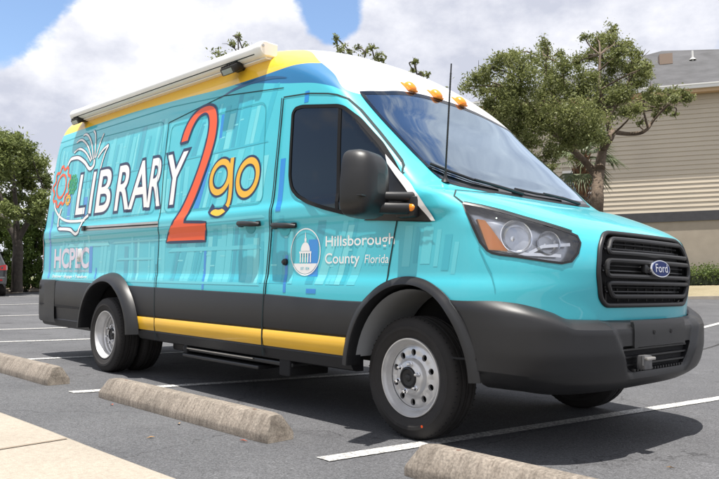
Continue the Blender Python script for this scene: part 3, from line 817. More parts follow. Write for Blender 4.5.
# library-system lettering at the back, partly behind the side marker lamp
lettered('system_lettering', 'HCPLC', (-5.235, -4.325, .977, 1.168), M['pink'], 0, .032)
lettered('system_lettering', 'HILLSBOROUGH COUNTY PUBLIC LIBRARY COOPERATIVE', (-5.26, -4.31, .928, .950), M['pink'], 0, .0)
for wd, a, b in (('Discover', -5.26, -4.985), ('Engage', -4.915, -4.70), ('Transform', -4.63, -4.33)): lettered('system_lettering', wd, (a, b, .868, .896), M['lwhite'], .2, .012)
for x in (-4.95, -4.665): mb = MB(); drape_side(mb, poly_mesh([ell(x, .883, .010, .007, 16)]), M['lwhite'], .0024); build('lettering_bullet', mb, van, smooth=False)
mb = MB(); mb.box((-4.545, -1.03, 1.10), (.075, .024, .12), M['lens'], bev=.008); mb.box((-4.545, -1.0235, 1.10), (.09, .012, .135), M['lwhite'], bev=.004)
build('side_marker_lamp', mb, van)
# open-book logo, gears and sweeping line
mb = MB()
def pen(pts, w=.028, mat='lwhite', closed=False, edge=.022):
    P = spline(pts, 8, closed); stroke3(mb, P, f, w+edge, M['navy'], .0032, closed); stroke3(mb, P, f, w, M[mat], .0040, closed)
pen([(-5.12, 2.10), (-5.06, 2.155), (-4.95, 2.162), (-4.82, 2.145), (-4.65, 2.078), (-4.53, 2.005), (-4.46, 1.998), (-4.41, 2.03), (-4.415, 2.085)], .035)
for pts in ([(-4.99, 2.225), (-4.90, 2.25), (-4.80, 2.24), (-4.66, 2.185), (-4.50, 2.075)], [(-4.97, 2.335), (-4.88, 2.352), (-4.78, 2.33), (-4.62, 2.24), (-4.48, 2.09)], [(-4.82, 2.395), (-4.75, 2.398), (-4.65, 2.355), (-4.54, 2.26), (-4.44, 2.09)], [(-4.56, 2.41), (-4.49, 2.36), (-4.44, 2.25), (-4.41, 2.10)], [(-4.27, 2.34), (-4.31, 2.28), (-4.35, 2.19), (-4.385, 2.10)]): pen(pts, .020, edge=.014)
pen([(-4.23, 1.97), (-4.20, 2.06), (-4.16, 2.14), (-4.115, 2.195), (-4.20, 2.175), (-4.27, 2.14), (-4.33, 2.095)], .022, edge=.018)
pen([(-5.36, 1.70), (-5.32, 1.625), (-5.17, 1.535), (-4.955, 1.476), (-4.68, 1.458), (-4.47, 1.458)], .026, edge=.006)
pen([(-5.14, 1.62), (-5.185, 1.52), (-5.18, 1.43), (-5.10, 1.395), (-4.99, 1.388), (-4.80, 1.372), (-4.70, 1.335), (-4.645, 1.322), (-4.58, 1.345), (-4.55, 1.41), (-4.50, 1.465), (-4.39, 1.505)], .030)
build('open_book_logo', mb, van, smooth=False)
def gear(cx, cz, rx, rz, n, w, mat, tooth=.18):
    pts = []
    for k in range(n*4):
        an = 2*PI*(k+.5)/(n*4); r = 1+tooth*(1 if (k % 4) in (1, 2) else -.15)
        pts.append((cx+rx*r*math.cos(an), cz+rz*r*math.sin(an)))
    return pts
mb = MB()
for cx, cz, rx, rz, n, mat, w in ((-5.225, 1.873, .205, .195, 9, 'orange', .032), (-4.90, 1.866, .090, .088, 8, 'green', .026), (-4.98, 1.702, .056, .046, 8, 'gold', .018)):
    gp = gear(cx, cz, rx, rz, n, w, mat)
    stroke3(mb, gp+[gp[0]], f, w, M[mat], .0036); inner = ell(cx, cz, rx*.62, rz*.66); stroke3(mb, inner+[inner[0]], f, w*.9, M[mat], .0036)
sp = [(-4.90+.05*(1-k/16)*math.cos(k*.8), 1.866+.045*(1-k/16)*math.sin(k*.8)) for k in range(14)]; stroke3(mb, sp, f, .014, M['green'], .0038)
build('gear_emblems', mb, van, smooth=False)

# ---- handles, lock, door track
for xa, xb, za, zb in ((-1.618, -1.361, 1.287, 1.270), (-1.211, -.957, 1.256, 1.240)):
    mb = MB(); xm = (xa+xb)/2; zm = (za+zb)/2
    P = [(x, -(halfw(x, za)+(.012 if k in (0, 6) else .040)), za+(zb-za)*(x-xa)/(xb-xa)) for k, x in enumerate(lin(xa, xb, 7))]
    mb.tube(P, [.014, .019, .020, .020, .020, .019, .014], M['black'], 10)
    for x in (xa+.02, xb-.02): mb.box((x, -1.035, zm), (.04, .03, .035), M['black'], bev=.006)
    h = build('door_handle', mb, van)
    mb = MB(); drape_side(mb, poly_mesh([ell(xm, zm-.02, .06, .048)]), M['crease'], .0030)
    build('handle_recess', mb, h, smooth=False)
mb = MB(); mb.lathe([(0, .03), (.012, .03), (.016, .022), (.022, .018), (.024, 0)], M['black'], (-1.07, -1.02, 1.004), 18, axis=(0, -1, 0)); build('door_lock', mb, van)
mb = MB(); drape_side(mb, poly_mesh([[(-4.455, 1.346), (-2.853, 1.318), (-2.856, 1.366), (-4.465, 1.396)]]), M['alu'], .006)
tk = build('door_track', mb, van, smooth=False)
mb = MB(); drape_side(mb, poly_mesh([[(-4.44, 1.362), (-2.86, 1.334), (-2.86, 1.346), (-4.44, 1.374)]]), M['dark'], .0075)
mb.box((-4.42, -1.045, 1.37), (.06, .03, .05), M['black'], bev=.005); build('track_slot', mb, tk, smooth=False)

# ---- mirrors
for sg in (-1, 1):
    mb = MB(); rows = []; cx, cy, cz = (-.055 if sg < 0 else -.30), sg*1.265, 1.415
    for k, (dx, s) in enumerate([(.105, .30), (.10, .55), (.085, .78), (.055, .93), (.01, 1.0), (-.05, 1.0), (-.065, .97), (-.068, .90)]):
        r = []
        for i in range(40):
            an = 2*PI*i/40; c, d = math.cos(an), math.sin(an); n_ = .42
            yy = .165*s*abs(c)**n_*math.copysign(1, c); zz = .185*s*abs(d)**n_*math.copysign(1, d)
            if zz > 0: yy *= 1-.16*(zz/.185)
            r.append((cx+dx-.05*(yy/.165)*(-1 if sg > 0 else -1)*(-.6)*0, cy+yy, cz+zz))
        rows.append(r+[r[0]])
    mb.strip(rows, M['clad']); mb.add(rows[0][:-1], [list(range(40))], M['clad']); mb.add(rows[-1][:-1], [list(range(40))[::-1]], M['chrome'])
    rot = Matrix.Translation((cx, cy, cz)) @ Matrix.Rotation(sg*R(-18), 4, 'Z') @ Matrix.Translation((-cx, -cy, -cz))
    mb.v = [tuple(rot @ Vector(v)) for v in mb.v]
    mir = build('door_mirror', mb, van, angle=50)
    mb = MB()
    for z, r in ((1.29, .034), (1.355, .026)): mb.tube([(.10 if sg < 0 else -.1, sg*1.01, z), (.09 if sg < 0 else -.12, sg*1.08, z), (cx+.075, sg*1.16, z), (cx+.035, sg*1.22, z)], [r*1.3, r, r, r], M['clad'], 12)
    mb.box((.07 if sg < 0 else -.15, sg*1.045, 1.30), (.15, .07, .12), M['clad'], bev=.025); build('mirror_arm', mb, mir)
    mb = MB(); c = Vector((.118 if sg < 0 else -.1, sg*1.078, 1.292)); rows = []
    for k in range(9):
        an = PI/2*k/8; rows.append([c+Vector((.030*math.cos(an)*math.cos(u), sg*.014*math.sin(an), .021*math.cos(an)*math.sin(u))) for u in lin(0, 2*PI, 25)])
    mb.strip(rows, M['amber']); build('turn_signal', mb, mir)
    mb = MB()
    mb.box((cx+.09, cy+sg*.06, 1.335), (.03, .20, .008), M['black'], rot=Matrix.Rotation(sg*R(-18), 4, 'Z')); build('mirror_crease', mb, mir)

# ---- awning and flood lamps
AWT = -.017
def az(x): return 2.640+AWT*(x+4.95)
def aprof(gy=1.0):
    p = [(-.835, -.052*gy)]
    for k in range(22):
        an = R(-112)+R(224)*k/21; p.append((-.935-.062*gy*math.cos(an), .056*gy*math.sin(an)))
    return p+[(-.835, .052*gy)]
def extr(mb, prof, x0, x1, mat, caps=True):
    n = len(prof); vs = [(x0, y, z+az(x0)) for y, z in prof]+[(x1, y, z+az(x1)) for y, z in prof]
    fs = [[k, (k+1) % n, n+(k+1) % n, n+k] for k in range(n)]
    if caps: fs += [list(range(n)), [n+k for k in range(n)]]
    mb.add(vs, fs, mat)
mb = MB(); extr(mb, aprof(), -4.99, -1.54, M['awn']); aw = build('awning', mb, van, angle=30)
mb = MB(); extr(mb, [(-.980, -.041), (-.984, -.038), (-.984, -.033), (-.978, -.036)], -4.985, -1.545, M['seam'], False); build('awning_slot', mb, aw, smooth=False)
for x in (-4.99, -1.54):
    s = 1 if x > -3 else -1; mb = MB(); rings = []
    for dx, g in ((-.02, 1.0), (-.02, 1.07), (.035, 1.07), (.052, 1.0), (.06, .86)): rings.append([(x+s*dx, y, z+az(x)) for y, z in aprof(g)])
    n = len(rings[0]); vs = [p for r in rings for p in r]
    mb.add(vs, [[q*n+k, q*n+(k+1) % n, (q+1)*n+(k+1) % n, (q+1)*n+k] for q in range(4) for k in range(n)]+[[4*n+k for k in range(n)], list(range(n))], M['awn'])
    mb.lathe([(0, .004), (.010, .004), (.011, 0)], M['alu'], (x+s*.06, -.965, az(x)+.015), 12, axis=(s, 0, 0))
    build('awning_end_cap', mb, aw, angle=40)
mb = MB(); extr(mb, [(-.80, -.050), (-.925, -.058), (-.925, -.068), (-.80, -.066)], -5.0, -1.50, M['awn']); build('awning_rail', mb, aw, smooth=False)
for x, z in ((-1.87, 2.50), (-4.93, 2.575)):
    y0 = -(halfw(x, z)); mb = MB()
    rot = Matrix.Rotation(R(32), 4, 'X')
    c = Vector((x, y0-.085, z))
    mb.box(c, (.18, .10, .06), M['black'], rot=rot, bev=.012); mb.box((x, y0-.02, z+.01), (.10, .06, .03), M['black'], bev=.006)
    for k in range(5): mb.box(c+rot @ Vector((-.07+.035*k, .0, .034)), (.008, .08, .014), M['black'], rot=rot)
    fl = build('flood_lamp', mb, van)
    mb = MB(); mb.box(c+rot @ Vector((0, -.050, -.004)), (.135, .006, .040), M['lens'], rot=rot); mb.box(c+rot @ Vector((0, -.0485, -.004)), (.13, .004, .038), simple('lamp_glass_back', (.32, .45, .48), .3), rot=rot); build('lamp_lens', mb, fl)

# ---- roof marker lamps
for y in (-.275, .005, .29):
    c = front_pt(y, 2.262); mb = MB(); tilt = Matrix.Rotation(R(38), 4, 'Y')
    rows = []
    for k in range(9):
        t = k/8; an = PI*t; r = []
        for i in range(17):
            u = PI*i/16; r.append(c+tilt @ Vector((-.062*math.cos(an)*(1 if t > .5 else .75), .043*math.cos(u)*(.25+.75*math.sin(an)), .010+.036*math.sin(u)*math.sin(an)**.8)))
        rows.append(r)
    mb.strip(rows, M['amber']); mb.box(c+tilt @ Vector((-.004, 0, .006)), (.112, .094, .016), M['amber'], rot=tilt, bev=.006)
    build('roof_marker_lamp', mb, van)

# ---- headlights
for sg in (-1, 1):
    dl = lambda a, b, e: diag_pt(a, b, e, sg)
    mb = MB(); drape_diag(mb, poly_mesh([HLD]), M['lens'], .003, sg)
    hl = build('headlight', mb, van, angle=60)
    mb = MB(); stroke3(mb, dense(HLD+[HLD[0]], .03), dl, .012, M['black'], .0045); build('lens_rim', mb, hl, smooth=False)
    bowlm = simple('bright_reflector', (.88, .89, .92), .22, .75)
    hous = simple('grey_lamp_housing', (.42, .44, .48), .24, .7, var=.35, vscale=9)
    mb = MB(); drape_diag(mb, poly_mesh([HLD]), hous, -.060, sg); build('lamp_housing', mb, hl, angle=60)
    dd = Vector((1, sg*1.0, 0)).normalized(); ax = Vector((1, sg*.60, .22)).normalized()
    for (x, z, r) in ((.700, 1.120, .082), (.815, 1.092, .058)):
        p = hl_t(x, z); c = dl(p[0], p[1], -.030); mb = MB()
        mb.lathe([(r*1.06, .014), (r, .012), (r*.93, -.012), (r*.75, -.032), (r*.45, -.047), (r*.18, -.052), (r*.16, -.030), (0, -.026)], bowlm, c, 40, axis=ax)
        build('reflector', mb, hl, angle=50)
    AMB = simple('amber_turn_lens', (1, .40, .05), .25, 0, .3); am = [hl_t(x, z) for x, z in ((.512, 1.215), (.553, 1.207), (.672, 1.048), (.582, 1.055))]
    mb = MB(); bm = poly_mesh([am]); vs = [dl(a, b, -.001) for a, b in am]; wl = [dl(a, b, -.08) for a, b in am]
    drape_diag(mb, bm, AMB, -.001, sg); mb.add(vs+wl, [[k, (k+1) % 4, 4+(k+1) % 4, 4+k] for k in range(4)], AMB); build('turn_signal', mb, hl, smooth=False)
    mb = MB()
    for pts in ([(.645, 1.055), (.75, 1.035), (.86, 1.03)], [(.76, 1.04), (.80, 1.075), (.875, 1.09)]):
        stroke3(mb, dense([hl_t(x, z) for x, z in pts], .03), dl, .016, bowlm, -.03)
    build('lamp_trim', mb, hl, smooth=False)

# ---- grille
mb = MB(); gf = lambda y, z, e: front_pt(max(-.95, min(.95, y)), z, e)
drape_front(mb, poly_mesh([GR]), M['dark'], -.055)
gr = build('grille', mb, van, angle=60)
def bar3(mb, pts, e, rad, mat, n=8, closed=False):
    P = [gf(a, b, e) for a, b in pts]
    if closed: P.append(P[0])
    mb.tube(P, rad, mat, n, not closed)
mb = MB(); bar3(mb, dense(GR+[GR[0]], .03), .002, .014, M['black'], 10); build('grille_frame', mb, gr)
def half_w(z): return .445+(.113)*(1-((z-.965)/(.2 if z > .965 else .185))**2)
for (za, zb) in ((1.055, 1.130), (.935, 1.015), (.828, .900)):
    wa, wb = half_w(za)-.055, half_w(zb)-.055
    lp = roundpoly([(-wa, za), (wa, za), (wb, zb), (-wb, zb)], .034, 5)
    mb = MB(); bar3(mb, dense(lp+[lp[0]], .04), .008, .0135, M['black'], 8); build('grille_bar', mb, gr)
mb = MB()
for z in (1.078, 1.105, .962, .988, .852, .876): bar3(mb, dense([(-half_w(z)+.07, z), (half_w(z)-.07, z)], .08), -.028, .006, M['black'], 6)
for y in lin(-.42, .42, 9): bar3(mb, [(y, .80), (y, 1.14)], -.036, .005, M['black'], 6)
build('grille_mesh', mb, gr)
mb = MB(); c = front_pt(0, .98); ax = Vector((1, 0, .10)).normalized()
def oval(mb, rx, rz, x0, x1, mat, n=48, edge=.006):
    up = Vector((-ax.z, 0, ax.x)); P = lambda r, s, h: c+ax*h+Vector((0, r, 0))+up*s
    rings = [(1, x0), (1, x1-edge), (1-edge/rx, x1)]
    vs = []; 
    for sc, h in rings: vs += [P(rx*sc*math.cos(2*PI*k/n), rz*sc*math.sin(2*PI*k/n), h) for k in range(n)]
    mb.add(vs, [[q*n+k, q*n+(k+1) % n, (q+1)*n+(k+1) % n, (q+1)*n+k] for q in range(2) for k in range(n)]+[[2*n+k for k in range(n)]], mat)
oval(mb, .118, .050, -.03, .030, M['chrome']); oval(mb, .110, .044, 0, .0325, M['emblue']); mb.box(c+Vector((-.005, -.12, .0)), (.03, .06, .05), M['clad'], bev=.012); mb.box(c+Vector((-.005, .12, .0)), (.03, .06, .05), M['clad'], bev=.012)
bm = text_bm('Ford', (-.074, .074, -.020, .026), .018, .0, 'F'); up = Vector((-ax.z, 0, ax.x))
for v in bm.verts: v.co = c+ax*.0338+Vector((0, v.co.x, 0))+up*v.co.y
mb.bm(bm, M['chrome']); build('emblem', mb, gr, angle=30)

# ---- antenna, wipers, cowl
mb = MB(); b = Vector(front_pt(-.808, 1.462)); tip = b+Vector((.075, -.045, .665)); mb.lathe([(0, .06), (.008, .06), (.010, .03), (.020, .012), (.028, 0)], M['black'], b, 16, axis=(.1, -.05, 1)); mb.tube([b, b.lerp(tip, .5), tip], [.0055, .005, .004], M['black'], 6)
for k in range(60): mb.tube([b.lerp(tip, .12+.0135*k), b.lerp(tip, .125+.0135*k)], .0062, M['black'], 6)
build('antenna', mb, van)
def wiper(pts, arm):
    mb = MB(); P = [front_pt(y, z, .03) for y, z in pts]
    mb.tube(P, .009, M['black'], 6); mb.tube([p-Vector((.014, 0, .014)) for p in P], .006, M['rubber'], 6)
    A = [front_pt(y, z, e) for y, z, e in arm]; mb.tube(A, [.013, .011, .008], M['black'], 8); return build('wiper', mb, van)
wiper(dense([(-.825, 1.577), (-.721, 1.540), (-.553, 1.502), (-.324, 1.482)], .06), [(-.14, 1.452, .03), (-.34, 1.475, .04), (-.55, 1.503, .04)])
wiper(dense([(-.16, 1.485), (.05, 1.476), (.40, 1.480)], .06), [(.55, 1.450, .03), (.38, 1.47, .04), (.15, 1.484, .04)])
mb = MB(); stroke3(mb, dense([(y, WB(abs(y))-.010) for y in lin(-.80, .80, 25)], .05), lambda y, z, e: front_pt(y, z, e), .028, M['black'], .004); build('cowl', mb, van, smooth=False)

# ---- cab interior seen through the glass
for y in (-.48, .48):
    mb = MB(); mb.box((-.75, y, 1.15), (.50, .50, .16), M['seat'], bev=.05); mb.box((-1.0, y, 1.52), (.16, .50, .62), M['seat'], rot=Matrix.Rotation(R(-8), 4, 'Y'), bev=.06); mb.box((-1.06, y, 1.92), (.12, .28, .20), M['seat'], bev=.05); build('cab_seat', mb, van)
mb = MB(); mb.box((-.06, 0, 1.24), (.46, 1.66, .26), M['dash'], bev=.06); mb.box((-.1, 0, 1.05), (.40, 1.70, .3), M['dash'], bev=.03); build('dashboard', mb, van)
mb = MB(); mb.lathe([(.19+.016*math.cos(a), .016*math.sin(a)) for a in lin(0, 2*PI, 9)], M['black'], (-.34, .48, 1.36), 40, axis=(-.75, 0, .66)); mb.tube([(-.36, .48, 1.35), (-.1, .48, 1.2)], .03, M['black']); mb.box((-.345, .48, 1.36), (.05, .10, .08), M['black'], bev=.015); build('steering_wheel', mb, van)
mb = MB(); mb.box((-1.32, 0, 1.55), (.03, 1.7, 1.6), M['dash']); build('partition', mb, van, smooth=False)
mb = MB(); mb.box((-.60, 0, 2.02), (.03, .24, .07), M['black'], bev=.012); mb.tube([(-.60, 0, 2.03), (-.62, 0, 2.17)], .012, M['black']); build('cabin_mirror', mb, van)
# ---- tail lamps
for sg in (-1, 1):
    mb = MB(); rows = [[Vector((x, sg*((halfw(x, z) or .95)+.006), z)) for x in (-5.56, -5.585, -5.60, -5.612)]+[Vector((-5.63, sg*.90, z))] for z in lin(.95, 1.9, 12)]
    mb.strip(rows, M['red']); build('tail_lamp', mb, van)

# ================================================================== GROUND
FH = Vector((-.7302, .6832)); RH = Vector((.6832, .7302))     # directions of the lot's cross fall
def gh(x, y):
    # the lot is level round the van and rises gently towards the planting at its far side
    q = Vector((x-2.79, y+3.958)); d = q.dot(FH); s = q.dot(RH)
    if d < 10: return 0
    e = d-10; k = .0325+.0367*max(-.6, min(.6, s/d)); return k*min(e*e/(e+3), 30)
def ground_mat(name, c1, c2, speck, patch=1.0, tint=None):
    m, nt, b = new_mat(name); N = nt.nodes; L = nt.links; tc = N.new('ShaderNodeTexCoord')
    def noise(scale, det=8, rough=.6):
        n = N.new('ShaderNodeTexNoise'); n.inputs['Scale'].default_value = scale; n.inputs['Detail'].default_value = det; n.inputs['Roughness'].default_value = rough
        L.new(tc.outputs['Object'], n.inputs['Vector']); return n
    def ramp(n, a, b_, c0, c1_):
        r = N.new('ShaderNodeValToRGB'); r.color_ramp.elements[0].position = a; r.color_ramp.elements[1].position = b_
        r.color_ramp.elements[0].color = (*c0, 1); r.color_ramp.elements[1].color = (*c1_, 1); L.new(n, r.inputs[0]); return r
    n1 = noise(.9); n2 = noise(120, 3, .8); n3 = noise(38, 4); v = N.new('ShaderNodeTexVoronoi'); v.inputs['Scale'].default_value = 105; L.new(tc.outputs['Object'], v.inputs['Vector'])
    r1 = ramp(n1.outputs['Fac'], .3, .7, c1, c2); lo, hi = 1-speck, 1+speck
    r2 = ramp(n2.outputs['Fac'], .32, .68, (lo,)*3, (hi,)*3); r3 = ramp(n3.outputs['Fac'], .3, .7, (.90,)*3, (1.10,)*3)
    r4 = ramp(v.outputs['Color'], .0, 1, (1-speck*.8,)*3, (1+speck*.8,)*3)
    prev = r1.outputs[0]
    for r in (r2, r3, r4):
        mx = N.new('ShaderNodeMix'); mx.data_type = 'RGBA'; mx.blend_type = 'MULTIPLY'; mx.inputs[0].default_value = 1
        L.new(prev, mx.inputs[6]); L.new(r.outputs[0], mx.inputs[7]); prev = mx.outputs[2]
    L.new(prev, b.inputs['Base Color']); b.inputs['Roughness'].default_value = .88; b.inputs['Specular IOR Level'].default_value = .3
    bp = N.new('ShaderNodeBump'); bp.inputs['Strength'].default_value = .5; bp.inputs['Distance'].default_value = .004
    ad = N.new('ShaderNodeMath'); ad.operation = 'ADD'; L.new(n2.outputs['Fac'], ad.inputs[0]); L.new(v.outputs['Distance'], ad.inputs[1]); L.new(ad.outputs[0], bp.inputs['Height']); L.new(bp.outputs['Normal'], b.inputs['Normal'])
    return m, nt, b, prev
def weather(m, nt, b, prev):
    N = nt.nodes; L = nt.links; tc = N.new('ShaderNodeTexCoord')
    def n_(scale, det, off, rough=.6):
        mp = N.new('ShaderNodeMapping'); mp.inputs['Location'].default_value = off; L.new(tc.outputs['Object'], mp.inputs['Vector']); n = N.new('ShaderNodeTexNoise'); n.inputs['Scale'].default_value = scale; n.inputs['Detail'].default_value = det; n.inputs['Roughness'].default_value = rough; L.new(mp.outputs[0], n.inputs['Vector']); return n
    def rm(v, a, b_, lo, hi):
        r = N.new('ShaderNodeMapRange'); r.interpolation_type = 'SMOOTHSTEP'; r.inputs['From Min'].default_value = a; r.inputs['From Max'].default_value = b_; r.inputs['To Min'].default_value = lo; r.inputs['To Max'].default_value = hi; L.new(v, r.inputs['Value']); return r.outputs['Result']
    fs = [rm(n_(1.3, 5, (3, 1, 0)).outputs['Fac'], .58, .72, 1, .66), rm(n_(5.5, 6, (9, 4, 0), .7).outputs['Fac'], .62, .74, 1, .80), rm(n_(2.4, 6, (1, 8, 0), .65).outputs['Fac'], .58, .75, 1, 1.32)]
    # hairline cracks
    nz = n_(2.5, 4, (0, 0, 0)); mp = N.new('ShaderNodeVectorMath'); mp.operation = 'SCALE'; mp.inputs['Scale'].default_value = .5; L.new(nz.outputs['Color'], mp.inputs[0]); ad = N.new('ShaderNodeVectorMath'); ad.operation = 'ADD'; L.new(tc.outputs['Object'], ad.inputs[0]); L.new(mp.outputs[0], ad.inputs[1])
    vo = N.new('ShaderNodeTexVoronoi'); vo.feature = 'DISTANCE_TO_EDGE'; vo.inputs['Scale'].default_value = .42; L.new(ad.outputs[0], vo.inputs['Vector']); ck = rm(vo.outputs['Distance'], .0012, .0035, .62, 1)
    fs.append(ck)
    # pale worn grit: scattered light stones
    v2 = N.new('ShaderNodeTexVoronoi'); v2.inputs['Scale'].default_value = 55; L.new(tc.outputs['Object'], v2.inputs['Vector']); g_ = rm(v2.outputs['Distance'], .10, .16, 1.55, 1); fs.append(g_)
    for f_ in fs:
        vm = N.new('ShaderNodeVectorMath'); vm.operation = 'SCALE'; L.new(prev, vm.inputs[0]); L.new(f_, vm.inputs['Scale']); prev = vm.outputs[0]
    L.new(prev, b.inputs['Base Color'])
A_ = ground_mat('asphalt', (.068, .069, .074), (.096, .097, .102), .42); weather(*A_); ASPH = A_[0]
CONC = ground_mat('concrete_walk', (.285, .25, .207), (.35, .308, .256), .10)[0]
GRASS = ground_mat('dry_lawn', (.20, .17, .105), (.28, .245, .165), .35)[0]
EARTH = ground_mat('grassy_ground', (.07, .09, .03), (.11, .11, .05), .35)[0]
BED = ground_mat('mulch_bed', (.10, .07, .045), (.16, .12, .08), .4)[0]
def stain_conc():
    m, nt, b = new_mat('weathered_concrete'); N = nt.nodes; L = nt.links; tc = N.new('ShaderNodeTexCoord')
    mp = N.new('ShaderNodeMapping'); mp.inputs['Scale'].default_value = (26, 7, 4.5); L.new(tc.outputs['Object'], mp.inputs['Vector'])
    n1 = N.new('ShaderNodeTexNoise'); n1.inputs['Scale'].default_value = 1.6; n1.inputs['Detail'].default_value = 7; n1.inputs['Roughness'].default_value = .65; L.new(mp.outputs[0], n1.inputs['Vector'])
    n2 = N.new('ShaderNodeTexNoise'); n2.inputs['Scale'].default_value = 90; n2.inputs['Detail'].default_value = 5; L.new(tc.outputs['Object'], n2.inputs['Vector'])
    n3 = N.new('ShaderNodeTexNoise'); n3.inputs['Scale'].default_value = 5; n3.inputs['Detail'].default_value = 5; L.new(tc.outputs['Object'], n3.inputs['Vector'])
    r = N.new('ShaderNodeValToRGB'); r.color_ramp.elements[0].position = .28; r.color_ramp.elements[1].position = .74; r.color_ramp.elements[0].color = (.125, .102, .082, 1); r.color_ramp.elements[1].color = (.31, .27, .225, 1); L.new(n1.outputs['Fac'], r.inputs[0])
    r2 = N.new('ShaderNodeValToRGB'); r2.color_ramp.elements[0].position = .3; r2.color_ramp.elements[1].position = .65; r2.color_ramp.elements[0].color = (.62,)*3+(1,); r2.color_ramp.elements[1].color = (1.12,)*3+(1,); L.new(n2.outputs['Fac'], r2.inputs[0])
    r3 = N.new('ShaderNodeValToRGB'); r3.color_ramp.elements[0].position = .3; r3.color_ramp.elements[1].position = .7; r3.color_ramp.elements[0].color = (.72,)*3+(1,); r3.color_ramp.elements[1].color = (1.1,)*3+(1,); L.new(n3.outputs['Fac'], r3.inputs[0])
    prev = r.outputs[0]
    for q_ in (r2, r3):
        mx = N.new('ShaderNodeMix'); mx.data_type = 'RGBA'; mx.blend_type = 'MULTIPLY'; mx.inputs[0].default_value = 1; L.new(prev, mx.inputs[6]); L.new(q_.outputs[0], mx.inputs[7]); prev = mx.outputs[2]
    L.new(prev, b.inputs['Base Color']); b.inputs['Roughness'].default_value = .92
    bp = N.new('ShaderNodeBump'); bp.inputs['Strength'].default_value = .45; bp.inputs['Distance'].default_value = .003; L.new(n2.outputs['Fac'], bp.inputs['Height']); L.new(bp.outputs['Normal'], b.inputs['Normal'])
    return m
STOP = stain_conc()
PIN = simple('rusty_pin', (.10, .045, .03), .8)
def worn_paint():
    m = bpy.data.materials.new('worn_line_paint'); m.use_nodes = True; nt = m.node_tree; N = nt.nodes; L = nt.links; b = N['Principled BSDF']; tc = N.new('ShaderNodeTexCoord')
    n = N.new('ShaderNodeTexNoise'); n.inputs['Scale'].default_value = 55; n.inputs['Detail'].default_value = 6; n.inputs['Roughness'].default_value = .75; L.new(tc.outputs['Object'], n.inputs['Vector'])
    r = N.new('ShaderNodeValToRGB'); r.color_ramp.elements[0].position = .42; r.color_ramp.elements[1].position = .58; r.color_ramp.elements[0].color = (.17, .168, .165, 1); r.color_ramp.elements[1].color = (.62, .61, .58, 1); L.new(n.outputs['Fac'], r.inputs[0]); L.new(r.outputs[0], b.inputs['Base Color']); b.inputs['Roughness'].default_value = .8
    return m
PAINTL = worn_paint()

def sheet(name, poly, dz, mat, step=1.5):
    bm = poly_mesh([poly]); bisect(bm, step, step)
    for v in bm.verts: v.co.z = gh(v.co.x, v.co.y)+dz
    mb = MB(); mb.bm(bm, mat); return tag(build(name, mb, smooth=True, angle=60), None, None, None, 'structure')
g = MB(); g.add([(-500, -500, -.25), (500, -500, -.25), (500, 500, -.25), (-500, 500, -.25)], [[0, 1, 2, 3]], EARTH)
def grid_sheet():
    mb = MB(); xs = sorted(set([-400, -250, -150, -100, -75]+[-60+2.5*k for k in range(37)]+[40, 55, 80, 120, 200, 400])); ys = sorted(set([-400, -200, -100, -60, -30, -15]+[-8+2.5*k for k in range(27)]+[75, 100, 150, 250, 400]))
    mb.strip([[(x, y, gh(x, y)-.02) for y in ys] for x in xs], EARTH); return tag(build('ground', mb, angle=60), None, None, None, 'structure')
grid_sheet()
mw = lambda x: -2.56+.052*(x+1.0)      # edge of the walk
sheet('parking_lot', [(-27.2, mw(-27.2)-.35), (32, mw(32)-.35), (32, 42), (15, 44), (-4.2, 20.9), (-14, 14.8), (-24.8, 14.6), (-26.6, 12)], 0, ASPH, 1.25)
# walk with rounded edge and expansion joints
mb = MB(); xs = lin(-30, 30, 121)
edge = random.Random(3)
mb.strip([[(x, mw(x)+d+edge.uniform(-.006, .006), z) for d, z in ((.03, -.01), (.012, .070), (0, .090), (-.03, .1), (-1.5, .104), (-3.8, .108), (-3.85, .02))] for x in xs], CONC)
tag(build('sidewalk', mb, angle=50), None, None, None, 'structure')
mb = MB()
for x in (-9.2, -6.4, -3.55, -.72, 2.15, 5.0):
    mb.add([(x-.008, mw(x)-.035, .1045), (x+.008, mw(x)-.035, .1045), (x+.42+.008, mw(x)-3.8, .1125), (x+.42-.008, mw(x)-3.8, .1125)], [[0, 1, 2, 3]], simple('joint_dirt', (.20, .155, .115), .95))
tag(build('sidewalk_joint', mb, smooth=False), None, None, None, 'structure')

# stall lines
mb = MB()
def line(x0, y0, y1, w=.10, sl=.13):
    ys = lin(y0, y1, 14); mb.strip([[(x0+sl*(y-y0)-w/2, y, gh(x0, y)+.005), (x0+sl*(y-y0)+w/2, y, gh(x0, y)+.005)] for y in ys], PAINTL)
line(.055, -1.62, 4.2); line(-2.72, -1.78, 4.0, .11, .20); line(-5.14, -1.35, 4.3, .11, .12); line(-7.42, -1.2, 4.6, .11); line(-9.68, -1.2, 4.6, .12); line(-13.15, -.6, 5.0, .13); line(-17.75, .3, 5.6, .14); line(-22.9, 1.5, 6.5, .14); line(5.4, -1.7, 4.0); line(2.75, -1.7, 4.0); line(8.1, -1.7, 4.0)
for a, b in (((-2.70, 9.4), (-3.12, 13.0)), ((.4, 9.6), (-.1, 13.4)), ((3.2, 9.8), (2.7, 13.6))):
    d = (Vector(b)-Vector(a)); nn = Vector((-d.y, d.x)).normalized()*.06; P = [Vector(a).lerp(Vector(b), k/8) for k in range(9)]
    mb.strip([[(p.x+nn.x, p.y+nn.y, gh(p.x, p.y)+.006), (p.x-nn.x, p.y-nn.y, gh(p.x, p.y)+.006)] for p in P], PAINTL)
tag(build('parking_lines', mb, smooth=False), None, None, None, 'structure')
